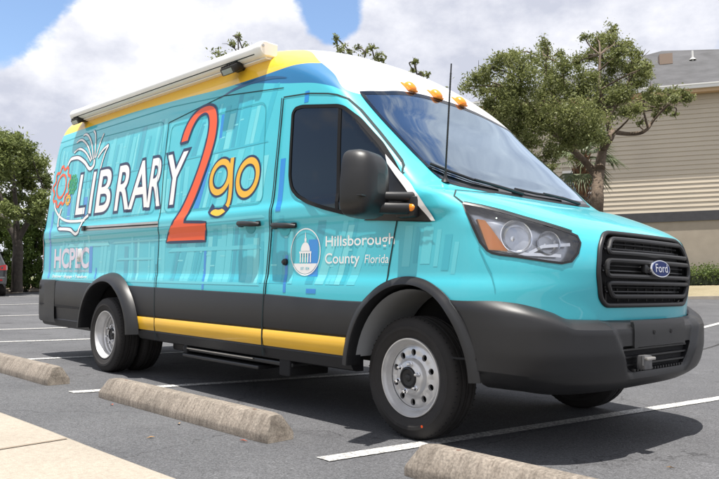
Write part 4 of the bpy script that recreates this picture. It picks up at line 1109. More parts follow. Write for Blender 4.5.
# crack repairs and oil spots in the lot
mb = MB(); TAR = simple('tar_seal', (.02, .02, .021), .6)
for pts in ([(-1.2, 5.8), (-1.35, 6.6), (-1.5, 7.6), (-1.75, 9.0)], [(3.5, 2.5), (3.2, 4.2), (3.4, 6.5)]):
    P = spline(pts, 6); w = [.03+.03*random.random() for _ in P]
    for lp in stroke(P, w): mb.add([(x, y, gh(x, y)+.004) for x, y in lp], [[k, k+1, len(lp)-2-k, len(lp)-1-k] for k in range(len(lp)//2-1)], TAR)
tag(build('crack_seal', mb, smooth=False), None, None, None, 'structure')

# ---- wheel stops
def stop(x0, x1, y, tiltz, label, h=.14, wb=.20, wt=.085):
    L = x1-x0; mb = MB(); rows = []; n = 40; rg = random.Random(int(x0*100))
    for k in range(n+1):
        t = k/n; x = -L/2+L*t; e = min(t, 1-t)*L; s = 1-.10*max(0, (.06-e)/.06)
        hh = h*(1-.16*max(0, (.07-e)/.07)); j = lambda: rg.uniform(-.0004, .0004)
        xo = .045 if k == 0 else -.045 if k == n else 0
        rows.append([(x, -wb/2*s+j(), 0), (x, -wb/2*s+j(), .035), (x+xo*.12, -wb/2*s+.004, .05), (x+xo*.85, -wt/2*s-.004, hh*.95+j()), (x+xo, -wt/2*s+.008, hh+j()), (x+xo, 0, hh+.002+j()), (x+xo, wt/2*s-.008, hh+j()), (x+xo*.85, wt/2*s+.004, hh*.95+j()), (x+xo*.12, wb/2*s-.004, .05), (x, wb/2*s+j(), .035), (x, wb/2*s, 0)])
    mb.strip(rows, STOP); m = len(rows[0]); mb.add(rows[0], [list(range(m))], STOP); mb.add(rows[-1], [list(range(m))[::-1]], STOP)
    o = build('wheel_stop', mb, angle=30); o.location = ((x0+x1)/2, y, gh((x0+x1)/2, y)+.001); o.rotation_euler = (0, 0, tiltz)
    mb = MB()
    for s in (-1, 1): mb = MB(); mb.lathe([(0, .003), (.012, .003), (.013, 0)], PIN, (s*(L/2-.24), 0, h-.001), 12, axis=(0, 0, 1)); build('anchor_pin', mb, o, shift=False)
    tag(o, label, 'wheel stop', 'concrete wheel stops in front of the stalls'); return o
stop(-2.40, -.40, -1.575, R(2.2), 'stained concrete wheel stop lying alongside the middle of the van')
stop(-5.15, -3.17, -1.74, R(2.2), 'concrete wheel stop beside the rear wheel, its far end out of frame')
stop(.50, 2.47, -1.385, R(2.2), 'concrete wheel stop nearest the viewer, in front of the front wheel')
s1 = stop(-1, 1, 0, 0, 'far wheel stop at the foot of the oak trunk', .13); s1.location = (-25.3, 4.6, gh(-25.3, 4.6)); s1.rotation_euler = (0, 0, R(131))
s2 = stop(-1.01, 1.01, 0, 0, 'far wheel stop below the leafy hedge, just left of the van', .13); s2.location = (-26.9, 6.55, gh(-26.9, 6.55)); s2.rotation_euler = (0, 0, R(131))
sheet('planting_bed', [(-25.2, 3.0), (-27.4, 7.2), (-27.6, 14.5), (-42, 20), (-60, 8), (-40, -2.5), (-27, -2.6)], .05, BED, 2.0)

sheet('planting_island', ell(-5.24, 10.87, 1.5, 1.3, 40), .06, BED, .8)
mb = MB(); kp = ell(-5.24, 10.87, 1.58, 1.38, 48); kp.append(kp[0]); mb.tube([(x, y, gh(x, y)+.03) for x, y in kp], .09, simple('island_kerb', (.34, .31, .27), .9), 8, False); tag(build('island_kerb', mb), None, None, None, 'structure')

# ---- fallen leaves
lm = [simple('dry_leaf_red', (.35, .07, .03), .8), simple('dry_leaf_tan', (.36, .22, .10), .8)]
rg = random.Random(5)
for k, (x, y) in enumerate([(-.52, -1.70), (-1.15, -1.74), (-2.0, -1.78), (1.25, -.42), (1.34, .3), (-2.9, -1.35), (1.6, .9), (-.9, -2.05)]):
    mb = MB(); a = rg.uniform(0, 6.28); L_ = rg.uniform(.014, .028); w_ = L_*rg.uniform(.2, .45); u = Vector((math.cos(a), math.sin(a), 0)); v = Vector((-u.y, u.x, 0)); c = Vector((x, y, .004))
    mb.add([c-u*L_, c-v*w_+Vector((0, 0, .008)), c+u*L_+Vector((0, 0, .006)), c+v*w_+Vector((0, 0, .010))], [[0, 1, 2], [0, 2, 3]], lm[k % 2])
    tag(build('fallen_leaf', mb, smooth=False), 'small dry fallen leaf lying on the asphalt', 'leaf', 'fallen leaves on the asphalt')

# ================================================================== BUILDING
BA = Vector((-7.265, 23.351, 3.357)); be = Vector((.84881387, .52731032, .03819477)); bu = Vector((.00797596, .00839574, .99993295)); bu = (bu-be*bu.dot(be)).normalized(); bn = be.cross(bu)
def BP(X, Y, Z): return BA+be*X+bn*Y+bu*Z
def bbox(mb, x0, x1, y0, y1, z0, z1, mat):
    P = [BP(x, y, z) for x in (x0, x1) for y in (y0, y1) for z in (z0, z1)]
    mb.add(P, [[0, 1, 3, 2], [4, 6, 7, 5], [0, 4, 5, 1], [2, 3, 7, 6], [0, 2, 6, 4], [1, 5, 7, 3]], mat)
SIDING = simple('beige_vinyl_siding', (.51, .445, .35), .6, var=.06, vscale=.7)
STUC = simple('tan_stucco', (.34, .295, .235), .85, var=.07, vscale=2.5, bump=.3, bscale=40, bdist=.01)
BAND = simple('charcoal_band', (.045, .045, .05), .7, var=.15, vscale=6)
ROOF = simple('grey_shingle', (.062, .062, .066), .85, var=.32, vscale=1.6, bump=.5, bscale=18, bdist=.03)
TRIM = simple('white_trim', (.74, .73, .70), .5)
SOFF = simple('tan_soffit', (.52, .36, .21), .6)
bld = empty('siding_building', BP(-2, 0, -2.6)); tag(bld, 'two storey building with beige lap siding, dark band and grey shingle roof', 'building')
XL, XR_ = -8.4, 16
WX0, WX1, WZ0, WZ1 = -5.35, -4.13, .44, 2.02
mb = MB(); zz = .36; pitch = .172
while zz < 4.72:
    z1 = min(zz+pitch, 4.72); segs = [(XL, XR_)]
    if zz < WZ1+.08 and z1 > WZ0-.08: segs = [(XL, WX0-.06), (WX1+.06, XR_)]
    for a, b in segs:
        P = [BP(a, .030, zz), BP(b, .030, zz), BP(b, .004, z1), BP(a, .004, z1), BP(a, .0, zz), BP(b, .0, zz)]
        mb.add(P, [[0, 1, 2, 3], [4, 5, 1, 0]], SIDING)
    zz = z1
bbox(mb, XL, XR_, -9.6, -.01, -2.9, 4.72, SIDING)
build('siding_wall', mb, bld, smooth=False, recalc=False)
mb = MB(); bbox(mb, XL+.02, XR_-.02, -.005, .015, -2.9, .0, STUC); build('stucco_base', mb, bld, smooth=False)
mb = MB(); bbox(mb, XL-.05, XR_+.05, .0, .07, .0, .355, BAND); build('dark_band', mb, bld, smooth=False)
OV = .43
rf = MB(); c = [BP(XL-OV, OV, 4.98), BP(XR_+OV, OV, 4.98), BP(XR_+OV, -9.6-OV, 4.98), BP(XL-OV, -9.6-OV, 4.98), BP(-.9, -5.0, 8.0)]
rf.add(c, [[0, 1, 4], [1, 2, 4], [2, 3, 4], [3, 0, 4]], ROOF); roof = build('roof', rf, bld, smooth=False)
mb = MB(); bbox(mb, XL-OV, XR_+OV, .0, OV-.03, 4.705, 4.722, SOFF); bbox(mb, XL-OV, XR_+OV, OV-.03, OV, 4.68, 4.80, SOFF); build('soffit', mb, bld, smooth=False)
mb = MB(); bbox(mb, XL-OV-.02, XR_+OV+.02, OV-.02, OV+.10, 4.805, 4.96, TRIM); bbox(mb, XL-OV-.02, XR_+OV+.02, OV+.10, OV+.12, 4.93, 4.975, TRIM); build('gutter', mb, bld, smooth=False)
VZ = lambda y: 4.98+(OV-y)*(8.0-4.98)/(5.0+OV)-.02
mb = MB(); bbox(mb, -1.35, -.85, -3.1, -2.65, VZ(-2.9)-.1, VZ(-2.9)+.34, simple('vent_brown', (.30, .22, .17), .6)); build('roof_vent', mb, roof, smooth=False)
mb = MB(); mb.tube([BP(-.05, -2.9, VZ(-2.9)-.1), BP(-.05, -2.9, VZ(-2.9)+.42)], .045, TRIM, 10); mb.tube([BP(-.05, -2.9, VZ(-2.9)+.05), BP(-.05, -2.9, VZ(-2.9)+.12)], [.14, .06], TRIM, 10); build('vent_pipe', mb, roof)
mb = MB()
for a, b, z0, z1 in ((WX0-.07, WX1+.07, WZ1, WZ1+.09), (WX0-.07, WX1+.07, WZ0-.09, WZ0), (WX0-.07, WX0, WZ0, WZ1), (WX1, WX1+.07, WZ0, WZ1)): bbox(mb, a, b, -.004, .055, z0, z1, TRIM)
wn = build('window', mb, bld, smooth=False)
mb = MB(); zm = (WZ0+WZ1)/2
bbox(mb, WX0, WX1, .0, .035, zm-.03, zm+.03, TRIM)
bbox(mb, WX0+.6, WX0+.62, .008, .026, zm+.03, WZ1, TRIM); bbox(mb, WX0, WX1, .008, .026, zm+.40, zm+.42, TRIM); build('window_sash', mb, wn, smooth=False)
mb = MB(); bbox(mb, WX0, WX1, -.003, .006, WZ0, WZ1, simple('window_glass', (.10, .13, .16), .04, 0, 0, .8)); build('window_pane', mb, wn, smooth=False)
# curb and lawn strip in front of the building
mb = MB(); bbox(mb, -12, 16, 3.62, 3.78, -3.1, -2.705, simple('curb_concrete', (.36, .32, .27), .9, var=.15, vscale=3)); tag(build('curb', mb, smooth=False), None, None, None, 'structure')
mb = MB(); mb.strip([[BP(x, y, z) for y, z in ((3.62, -2.74), (2.6, -2.60), (1.2, -2.40), (-.2, -2.30))] for x in lin(-12, 16, 30)], GRASS); tag(build('lawn', mb), None, None, None, 'structure')

# ================================================================== PLANTS
def leaf_mat(name, c, c2, tr=.25):
    m = bpy.data.materials.new(name); m.use_nodes = True; nt = m.node_tree; N = nt.nodes; L = nt.links; N.clear(); out = N.new('ShaderNodeOutputMaterial')
    at = N.new('ShaderNodeAttribute'); at.attribute_name = 'tone'; rp = N.new('ShaderNodeValToRGB'); rp.color_ramp.elements[0].color = (*c, 1); rp.color_ramp.elements[1].color = (*c2, 1); L.new(at.outputs['Fac'], rp.inputs[0])
    d = N.new('ShaderNodeBsdfPrincipled'); d.inputs['Roughness'].default_value = .5; d.inputs['Specular IOR Level'].default_value = .35; L.new(rp.outputs[0], d.inputs['Base Color'])
    t = N.new('ShaderNodeBsdfTranslucent'); L.new(rp.outputs[0], t.inputs['Color']); mx = N.new('ShaderNodeMixShader'); mx.inputs[0].default_value = tr
    L.new(d.outputs[0], mx.inputs[1]); L.new(t.outputs[0], mx.inputs[2]); L.new(mx.outputs[0], out.inputs['Surface']); return m
OAK = leaf_mat('oak_leaf', (.095, .115, .034), (.31, .33, .125), .42)
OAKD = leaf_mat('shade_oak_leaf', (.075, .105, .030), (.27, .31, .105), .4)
SHR = leaf_mat('shrub_leaf', (.05, .09, .018), (.17, .24, .055), .3)
HED = leaf_mat('hedge_leaf', (.06, .10, .024), (.20, .26, .075), .4)
PALM = leaf_mat('palm_leaf', (.06, .09, .035), (.17, .20, .10))
BARK = simple('oak_bark', (.12, .088, .062), .9, var=.3, vscale=9, bump=.8, bscale=22, bdist=.02)
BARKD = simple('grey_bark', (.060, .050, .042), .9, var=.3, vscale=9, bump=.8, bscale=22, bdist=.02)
def leaves(name, clumps, n, size, mat, parent, seed, aspect=.42, flat=.55, tone=0):
    """n leaf blades spread through the clumps: (centre, radius)"""
    rg = random.Random(seed); tot = sum(r**2.2 for _, r in clumps); V = []; F = []; T = []
    for c, r in clumps:
        k = max(70, int(n*r**2.2/tot)); ct = rg.uniform(-.16, .16)
        subs = []
        for _ in range(9):
            a = Vector((rg.gauss(0, 1), rg.gauss(0, 1), rg.gauss(0, .8))); a.normalize(); subs.append((a*r*rg.uniform(.15, 1.0), rg.uniform(.3, .75)*r))
        for _ in range(k):
            so, sr = rg.choice(subs); p = c+so+Vector((rg.gauss(0, 1), rg.gauss(0, 1), rg.gauss(0, .85)))*sr*.55
            nrm = Vector((rg.gauss(0, 1), rg.gauss(0, 1), rg.gauss(flat, .8))).normalized(); u = nrm.orthogonal().normalized(); u = (Matrix.Rotation(rg.uniform(0, 6.28), 3, nrm) @ u); w = nrm.cross(u)
            L_ = size*rg.uniform(.6, 1.35); W_ = L_*aspect; b = len(V)
            V += [p-u*L_*.5, p+w*W_*.5+nrm*W_*.12, p+u*L_*.5, p-w*W_*.5+nrm*W_*.12]; F.append((b, b+1, b+2, b+3))
            t = min(1, max(0, rg.gauss(.45+ct+tone, .22))); T += [t]*4
    me = bpy.data.meshes.new(name); me.from_pydata([v[:] for v in V], [], F); me.materials.append(mat)
    at = me.attributes.new('tone', 'FLOAT', 'POINT'); at.data.foreach_set('value', T)
    o = bpy.data.objects.new(name, me); link(o, parent); return o
def limb(mb, pts, r0, r1, mat, n=9):
    P = spline([tuple(p) for p in pts], 6); m = len(P); rg = random.Random(len(P)+int(r0*1000))
    mb.tube(P, [(r0+(r1-r0)*(k/(m-1))**.8)*rg.uniform(.93, 1.07) for k in range(m)], mat, n)
def tree(name, label, group, base, limbs, clumps, n, size, leafm, barkm, seed, aspect=.42, twigs=True):
    t = empty(name, base); tag(t, label, 'tree', group)
    mb = MB()
    for pts, r0, r1 in limbs: limb(mb, pts, r0, r1, barkm)
    rg = random.Random(seed+1); joints = [Vector(p) for pts, _, _ in limbs for p in spline([tuple(q) for q in pts], 4)[2:]]
    if twigs:
        for c, r in clumps:
            j = min(joints, key=lambda q: (q-c).length+max(0, q.z-c.z)*1.0)
            mid = j.lerp(c, .55)+Vector((rg.gauss(0, .08), rg.gauss(0, .08), rg.uniform(-.02, .12)))
            L_ = (c-j).length; mb.tube(spline([tuple(j), tuple(mid), tuple(c)], 3), [.012+.012*L_*(1-k/6) for k in range(7)], barkm, 5)
            for _ in range(3):
                e = c+Vector((rg.gauss(0, .6), rg.gauss(0, .6), rg.gauss(.15, .5)))*r; mb.tube([mid.lerp(c, .6), c.lerp(e, .5), e], [.012, .008, .004], barkm, 4)
    build('trunk', mb, t)
    leaves('crown', clumps, n, size, leafm, t, seed, aspect)
    return t
# plant layout in metres
RCL = [((-6.615,8.25,5.302),0.297),((-6.197,8.113,5.404),0.254),((-6.576,8.994,5.067),0.424),((-6.075,8.471,5.629),0.297),((-5.702,8.481,5.022),0.466),((-6.361,9.247,5.981),0.17),((-7.009,10.822,5.128),0.466),((-6.567,10.779,6.505),0.212),((-6.459,10.74,5.866),0.382),((-5.607,9.265,6.103),0.127),((-5.972,10.257,5.203),0.466),((-5.694,9.412,4.222),0.424),((-5.233,9.448,5.453),0.318),((-5.054,9.347,4.438),0.53),((-5.036,9.842,5.063),0.424),((-6.024,11.917,6.527),0.297),((-5.757,11.769,6.802),0.254),((-5.477,11.971,7.03),0.191),((-5.731,11.672,6.576),0.191),((-4.433,10.395,5.82),0.254),((-4.332,11.013,5.564),0.212),((-5.643,11.004,6.633),0.127),((-5.401,11.724,6.224),0.339),((-5.665,11.981,5.725),0.424),((-5.787,11.962,5.13),0.466),((-4.668,9.675,4.075),0.339),((-4.977,11.623,6.462),0.254),((-4.993,11.896,5.936),0.318),((-4.915,11.251,5.205),0.382),((-4.148,10.63,5.703),0.212),((-4.482,11.572,5.646),0.17),((-3.885,10.523,4.985),0.17),((-5.401,12.614,5.134),0.254),((-4.856,12.893,5.388),0.191),((-4.195,12.204,5.329),0.191),((-3.695,11.652,5.129),0.17),((-4.281,13.698,5.514),0.106),((-4.26,12.243,4.976),0.148),((-4.549,13.295,5.042),0.106),((-5.047,12.612,5.222),0.148),((-4.379,11.836,4.739),0.106),((-4.48,11.312,4.53),0.106),((-4.609,11.987,5.221),0.191),((-4.181,11.707,5.093),0.191),((-3.607,11.136,4.883),0.17),((-3.643,11.73,4.958),0.127),((-4.672,12.858,5.107),0.148),((-4.036,10.159,4.563),0.191),((-3.896,10.322,5.41),0.148),((-4.819,11.883,5.544),0.212),((-6.071,9.026,4.653),0.297),((-6.745,9.421,4.95),0.254),((-5.327,10.659,4.595),0.254),((-5.355,10.065,4.101),0.212),((-6.638,11.568,4.65),0.254),((-6.214,8.5,4.367),0.339),((-6.375,9.282,4.299),0.339),((-5.789,8.986,3.846),0.297),((-6.205,10.429,3.921),0.254),((-5.368,9.759,3.947),0.254),((-6.653,8.735,4.808),0.254),((-7.528,9.517,5.411),0.212),((-6.92,8.295,5.194),0.17),((-6.238,10.068,3.646),0.148),((-6.238,11.586,3.96),0.148),((-5.287,9.076,3.311),0.106),((-5.695,8.467,5.335),0.254),((-5.765,9.127,5.711),0.17),((-5.987,11.244,6.193),0.212),((-5.197,11.431,6.585),0.191),((-4.348,10.678,5.933),0.17),((-5.562,9.792,5.931),0.127)]
RLI = [([(-5.282,10.833,0.654),(-5.374,11.05,1.69),(-5.155,10.65,2.665),(-5.251,10.873,3.255),(-5.325,11.1,3.631)],0.17,0.12),([(-5.218,10.902,3.527),(-5.279,11.153,3.978),(-4.956,10.863,4.167),(-5.018,11.121,4.351)],0.115,0.075),([(-5.016,11.117,4.351),(-4.856,11.604,4.358),(-4.423,11.432,4.339),(-4.369,11.815,4.688),(-4.306,12.19,4.974)],0.055,0.025),([(-5.047,11.084,4.259),(-5.231,11.204,4.788),(-5.107,10.702,5.246),(-5.217,10.909,6.114)],0.07,0.025),([(-5.233,10.885,3.255),(-5.513,10.902,3.626),(-5.518,10.262,3.883),(-5.897,10.182,4.237),(-6.293,10.065,4.759),(-6.326,9.395,5.168)],0.1,0.03),([(-5.265,10.852,2.689),(-5.637,10.769,2.867),(-5.624,10.149,3.075),(-6.019,10.051,3.416),(-6.416,9.934,3.832),(-6.444,9.269,4.195)],0.09,0.03),([(-5.633,10.458,3.924),(-5.794,10.602,4.657),(-5.641,10.131,5.232),(-5.806,10.279,5.867)],0.05,0.02),([(-5.124,11.002,4.622),(-5.011,11.439,5.142),(-4.617,11.225,5.599)],0.04,0.015),([(-6.173,9.88,4.708),(-6.186,10.183,5.343),(-5.932,9.82,5.905)],0.035,0.012)]
LCL = [((-24.246,4.045,5.311),0.632),((-25.025,4.86,5.595),0.456),((-24.26,3.241,5.201),0.772),((-25.645,5.593,5.118),0.456),((-26.242,6.118,4.731),0.316),((-28.918,3.601,5.22),0.772),((-26.48,4.92,4.929),0.632),((-26.932,5.754,4.475),0.527),((-23.929,3.451,4.146),0.702),((-23.761,5.216,3.71),0.316),((-28.791,3.803,4.029),0.702),((-26.51,5.125,3.788),0.492),((-24.48,5.159,3.463),0.351),((-27.812,4.717,3.644),0.492),((-25.61,5.181,5.063),0.421),((-27.145,4.696,6.349),0.281),((-24.536,4.414,5.873),0.211),((-23.698,4.711,5.337),0.246),((-26.285,3.426,5.848),0.421),((-23.162,4.963,3.113),0.246),((-26.831,2.477,4.304),0.702),((-27.066,5.622,3.275),0.351),((-24.111,5.09,2.961),0.316),((-23.339,4.031,3.049),0.351),((-22.646,4.977,3.292),0.281),((-24.202,4.046,2.747),0.246),((-25.714,6.026,4.281),0.176),((-25.708,3.567,3.042),0.421)]
LLI = [([(-25.158,4.958,0.27),(-25.184,4.931,1.079),(-25.182,4.933,1.818),(-25.218,4.894,2.188)],0.22,0.17),([(-25.218,4.894,2.188),(-25.463,4.632,2.738),(-25.889,4.177,3.359),(-26.469,3.557,4.016)],0.15,0.06),([(-25.193,4.921,2.188),(-24.961,5.169,2.863),(-24.727,5.419,3.502),(-24.592,5.564,4.065)],0.13,0.04),([(-25.221,4.891,2.262),(-25.273,4.836,3.115),(-25.359,4.744,4.232),(-25.496,4.597,5.353)],0.14,0.04),([(-25.463,4.632,2.738),(-25.645,4.438,3.664),(-25.878,4.188,4.593)],0.08,0.03)]
SCL = [((-26.79,5.688,1.41),0.301),((-26.382,5.841,1.685),0.339),((-27.093,6.377,1.999),0.339),((-26.597,6.09,1.106),0.339),((-26.631,5.738,0.785),0.226),((-25.989,6.206,1.421),0.301),((-26.41,5.75,2.268),0.301),((-26.213,6.126,2.479),0.263),((-26.473,6.592,0.919),0.301),((-26.713,5.565,1.954),0.226),((-26.082,6.08,0.717),0.226),((-26.203,6.608,1.91),0.301),((-26.937,5.471,2.348),0.339),((-27.464,6.003,2.799),0.339),((-26.287,5.979,2.983),0.339),((-26.431,6.421,2.782),0.339),((-27.523,5.612,1.653),0.263),((-27.01,5.627,1.016),0.263),((-27.276,6.189,2.398),0.339),((-26.411,6.367,2.063),0.301),((-27.08,5.307,2.029),0.263),((-26.743,5.915,1.023),0.301),((-26.021,6.139,0.602),0.188),((-26.901,5.761,0.547),0.188),((-26.4,6.044,0.596),0.188),((-26.425,6.955,1.207),0.339),((-26.217,7.092,1.731),0.339)]
SC2 = [((-28.492,5.784,1.18),0.352),((-28.035,5.588,0.649),0.274),((-28.436,5.487,1.416),0.313),((-28.144,5.781,0.528),0.235),((-28.423,5.432,0.845),0.313),((-28.701,5.169,2.634),0.469),((-29.041,5.74,2.514),0.43),((-27.937,5.854,2.646),0.43),((-28.832,4.766,2.37),0.469),((-29.525,5.308,1.419),0.352),((-29.48,4.825,1.692),0.352),((-30.216,4.661,1.278),0.352),((-29.136,4.955,0.873),0.313),((-29.135,5.685,1.72),0.274),((-28.767,5.717,1.096),0.235),((-30.294,4.286,1.683),0.352),((-30.363,4.145,1.057),0.352)]
B1 = [((-14.996,7.601,8.057),0.132),((-13.167,6.232,7.085),0.132),((-15.171,7.904,7.776),0.212),((-13.641,6.329,6.78),0.318),((-13.466,7.015,6.842),0.265),((-15.138,7.73,6.968),0.424),((-14.444,6.532,6.29),0.371),((-14.542,8.188,6.645),0.371),((-13.264,6.598,5.536),0.477),((-15.585,7.429,5.778),0.424),((-12.824,7.111,5.149),0.424),((-13.257,6.522,5.27),0.416),((-13.455,7.926,3.258),0.567),((-14.025,6.587,3.842),0.54),((-14.011,7.554,3.506),0.483),((-14.961,8.235,4.045),0.428),((-13.921,8.44,3.178),0.387),((-12.016,7.175,2.916),0.513),((-14.459,5.998,3.152),0.398),((-13.422,8.198,3.944),0.384),((-14.746,6.509,3.967),0.492),((-14.271,8.09,3.255),0.417),((-15.024,6.202,3.149),0.374),((-12.396,7.096,5.172),0.543),((-12.969,7.28,3.219),0.488),((-14.4,8.571,5.482),0.513),((-14.073,6.621,3.202),0.535),((-14.956,7.598,4.442),0.377),((-16.417,7.062,4.331),0.475),((-13.831,8.144,4.149),0.4),((-14.904,7.232,3.686),0.482),((-15.373,6.415,3.438),0.546),((-14.411,6.056,4.129),0.452),((-14.744,8.508,5.19),0.421),((-14.088,7.121,3.043),0.391),((-16.046,7.111,4.217),0.559),((-13.632,6.853,4.446),0.553)]
B1L = [([(-14.107,7.256,0.585),(-14.149,7.211,2.819),(-14.118,7.244,4.232)],0.16,0.09),([(-14.118,7.244,4.232),(-14.17,7.188,5.984),(-14.243,7.111,7.753)],0.07,0.015),([(-14.118,7.244,4.232),(-14.119,7.243,5.799),(-14.139,7.222,7.38)],0.07,0.015),([(-14.118,7.244,4.232),(-14.048,7.319,5.629),(-13.997,7.374,7.037)],0.07,0.015),([(-14.118,7.244,4.232),(-14.379,6.965,5.292),(-14.661,6.664,6.358)],0.07,0.015),([(-14.118,7.244,4.232),(-14.133,7.228,5.014),(-14.167,7.192,5.798)],0.07,0.015),([(-14.118,7.244,4.232),(-13.888,7.489,4.806),(-13.677,7.715,5.382)],0.07,0.015)]
B2 = [((-11.754,8.636,7.507),0.132),((-11.59,8.644,7.194),0.185),((-13.081,10.358,7.822),0.159),((-12.834,10.455,7.943),0.132),((-12.42,10.36,7.674),0.159),((-10.828,9.115,7.132),0.106),((-10.921,9.436,7.036),0.159),((-10.984,9.654,6.961),0.132),((-13.228,10.293,7.531),0.238),((-11.039,8.957,6.706),0.265),((-12.18,10.676,7.151),0.238),((-12.785,9.515,7.023),0.265),((-12.067,9.657,6.558),0.371),((-12.622,10.994,6.756),0.318),((-11.764,8.647,6.016),0.318),((-11.908,9.72,5.879),0.424),((-11.41,8.534,5.307),0.371),((-10.463,9.261,3.457),0.501),((-11.063,8.316,5.106),0.534),((-11.869,8.788,3.872),0.399),((-11.904,7.839,5.147),0.542),((-11.559,7.924,3.108),0.45),((-13.09,10.65,5.17),0.503),((-12.292,8.208,4.557),0.569),((-13.613,9.611,4.169),0.44),((-12.944,9.445,5.935),0.375),((-11.744,10.864,3.615),0.541),((-11.838,10.408,3.218),0.405),((-12.974,10.587,4.704),0.493),((-12.099,11.175,3.884),0.576),((-13.311,9.134,4.089),0.514),((-11.746,10.06,4.137),0.547),((-12.883,9.472,3.281),0.457),((-12.393,10.136,3.398),0.52),((-12.554,9.161,5.222),0.44),((-11.819,9.713,3.032),0.562),((-11.42,8.508,4.494),0.544),((-13.308,9.723,4.878),0.374),((-12.607,8.785,4.29),0.518),((-10.845,8.718,4.547),0.573),((-11.072,8.945,5.173),0.385),((-12.014,11.249,3.204),0.566),((-11.307,9.106,4.808),0.39)]
B2L = [([(-12.016,9.491,0.64),(-12.045,9.46,2.875),(-12.005,9.502,4.288)],0.16,0.09),([(-12.005,9.502,4.288),(-12.162,9.334,6.023),(-12.341,9.144,7.774)],0.07,0.015),([(-12.005,9.502,4.288),(-12.025,9.481,5.826),(-12.064,9.44,7.377)],0.07,0.015),([(-12.005,9.502,4.288),(-11.88,9.636,5.83),(-11.773,9.75,7.385)],0.07,0.015),([(-12.005,9.502,4.288),(-11.754,9.771,5.79),(-11.52,10.021,7.305)],0.07,0.015),([(-12.005,9.502,4.288),(-12.071,9.432,5.682),(-12.157,9.34,7.086)],0.07,0.015),([(-12.005,9.502,4.288),(-11.751,9.773,5.576),(-11.515,10.026,6.873)],0.07,0.015),([(-12.005,9.502,4.288),(-11.971,9.539,5.399),(-11.956,9.555,6.516)],0.07,0.015),([(-12.005,9.502,4.288),(-12.162,9.335,5.251),(-12.339,9.146,6.219)],0.07,0.015),([(-12.005,9.502,4.288),(-12.109,9.391,4.925),(-12.233,9.258,5.563)],0.07,0.015)]
B3 = [((-10.496,10.458,6.982),0.106),((-11.688,11.668,7.266),0.106),((-11.217,11.508,7.044),0.106),((-11.24,11.799,7.021),0.106),((-10.301,10.378,6.365),0.185),((-10.304,10.798,6.17),0.212),((-11.079,10.983,6.232),0.212),((-9.687,9.797,5.437),0.318),((-10.123,11.103,5.83),0.212),((-12.13,11.593,5.952),0.318),((-10.995,11.771,5.505),0.318),((-11.568,11.668,4.124),0.554),((-10.463,10.208,4.655),0.461),((-11.878,10.531,3.455),0.375),((-10.32,12.656,5.692),0.404),((-10.351,12.228,3.657),0.42),((-10.353,10.975,4.5),0.523),((-10.431,9.662,3.393),0.582),((-9.193,10.25,3.101),0.57),((-11.639,11.706,3.639),0.548),((-11.346,12.229,5.916),0.502),((-9.376,11.263,4.893),0.508),((-10.367,12.451,4.339),0.379),((-10.151,11.049,5.105),0.553),((-10.557,11.648,5.108),0.561),((-11.076,12.096,5.152),0.548),((-9.493,11.35,3.303),0.558),((-10.539,11.632,3.97),0.499),((-10.003,10.499,3.005),0.446),((-11.375,10.227,3.848),0.477),((-9.499,9.98,3.943),0.424),((-10.622,9.873,5.493),0.537),((-9.397,11.292,3.826),0.396),((-10.524,13.027,3.744),0.479),((-10.654,9.224,3.318),0.503),((-10.913,11.879,6.051),0.526),((-10.503,9.172,4.267),0.402)]
B3L = [([(-10.552,11.055,0.678),(-10.571,11.035,2.914),(-10.526,11.084,4.327)],0.16,0.09),([(-10.526,11.084,4.327),(-10.653,10.947,5.719),(-10.801,10.789,7.122)],0.07,0.015),([(-10.526,11.084,4.327),(-10.594,11.011,5.564),(-10.682,10.916,6.809)],0.07,0.015),([(-10.526,11.084,4.327),(-10.622,10.981,5.435),(-10.738,10.857,6.548)],0.07,0.015),([(-10.526,11.084,4.327),(-10.678,10.921,5.233),(-10.85,10.737,6.144)],0.07,0.015),([(-10.526,11.084,4.327),(-10.407,11.21,5.112),(-10.307,11.317,5.9)],0.07,0.015),([(-10.526,11.084,4.327),(-10.482,11.13,4.826),(-10.457,11.157,5.325)],0.07,0.015)]
PALMTOP = (-7.358,13.883,4.391)
PALMBASE = (-7.359,13.882,0.895)
SKY_HOLES = [((-0.9129, 0.2515, 0.3216), 0.11, 0.4), ((-0.8809, 0.3023, 0.3643), 0.08, 0.28), ((-0.7097, 0.5956, 0.3763), 0.085, 0.27), ((-0.7106, 0.6186, 0.3354), 0.06, 0.2), ((-0.1961, 0.5883, 0.7845), 0.34, 0.3), ((-0.692, -0.609, 0.3875), 0.5, 0.3), ((0.5077, -0.6092, 0.6092), 0.4, 0.2), ((0.8165, 0.4082, 0.4082), 0.5, 0.18)]
SKY_BRIGHT = [((-0.8722, 0.3758, 0.3131), 0.16, 0.08), ((-0.778, 0.5232, 0.3477), 0.12, 0.07), ((-0.6473, 0.6717, 0.3604), 0.15, 0.06), ((-0.4326, 0.8543, 0.288), 0.3, -0.1), ((-0.9305, 0.3024, 0.2067), 0.12, -0.05)]
def vv(l): return [(Vector(p), r) for p, r in l]
G = lambda p: (p[0], p[1], gh(p[0], p[1]))
tree('oak_tree', 'live oak with forked brown trunk in front of the beige building', None, G(RLI[0][0][0]), RLI, vv(RCL), 62000, .068, OAK, BARK, 21)
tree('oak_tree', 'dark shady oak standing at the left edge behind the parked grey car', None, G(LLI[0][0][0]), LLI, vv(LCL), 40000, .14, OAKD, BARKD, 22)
tree('oak_tree', 'oak behind the van whose top sprig shows over the white awning end', 'oaks behind the van', G(B1L[0][0][0]), B1L, vv(B1), 12000, .10, OAK, BARKD, 23)
tree('oak_tree', 'oak behind the van whose leafy tops rise over the middle of the white roof', 'oaks behind the van', G(B2L[0][0][0]), B2L, vv(B2), 14000, .10, OAK, BARKD, 24)
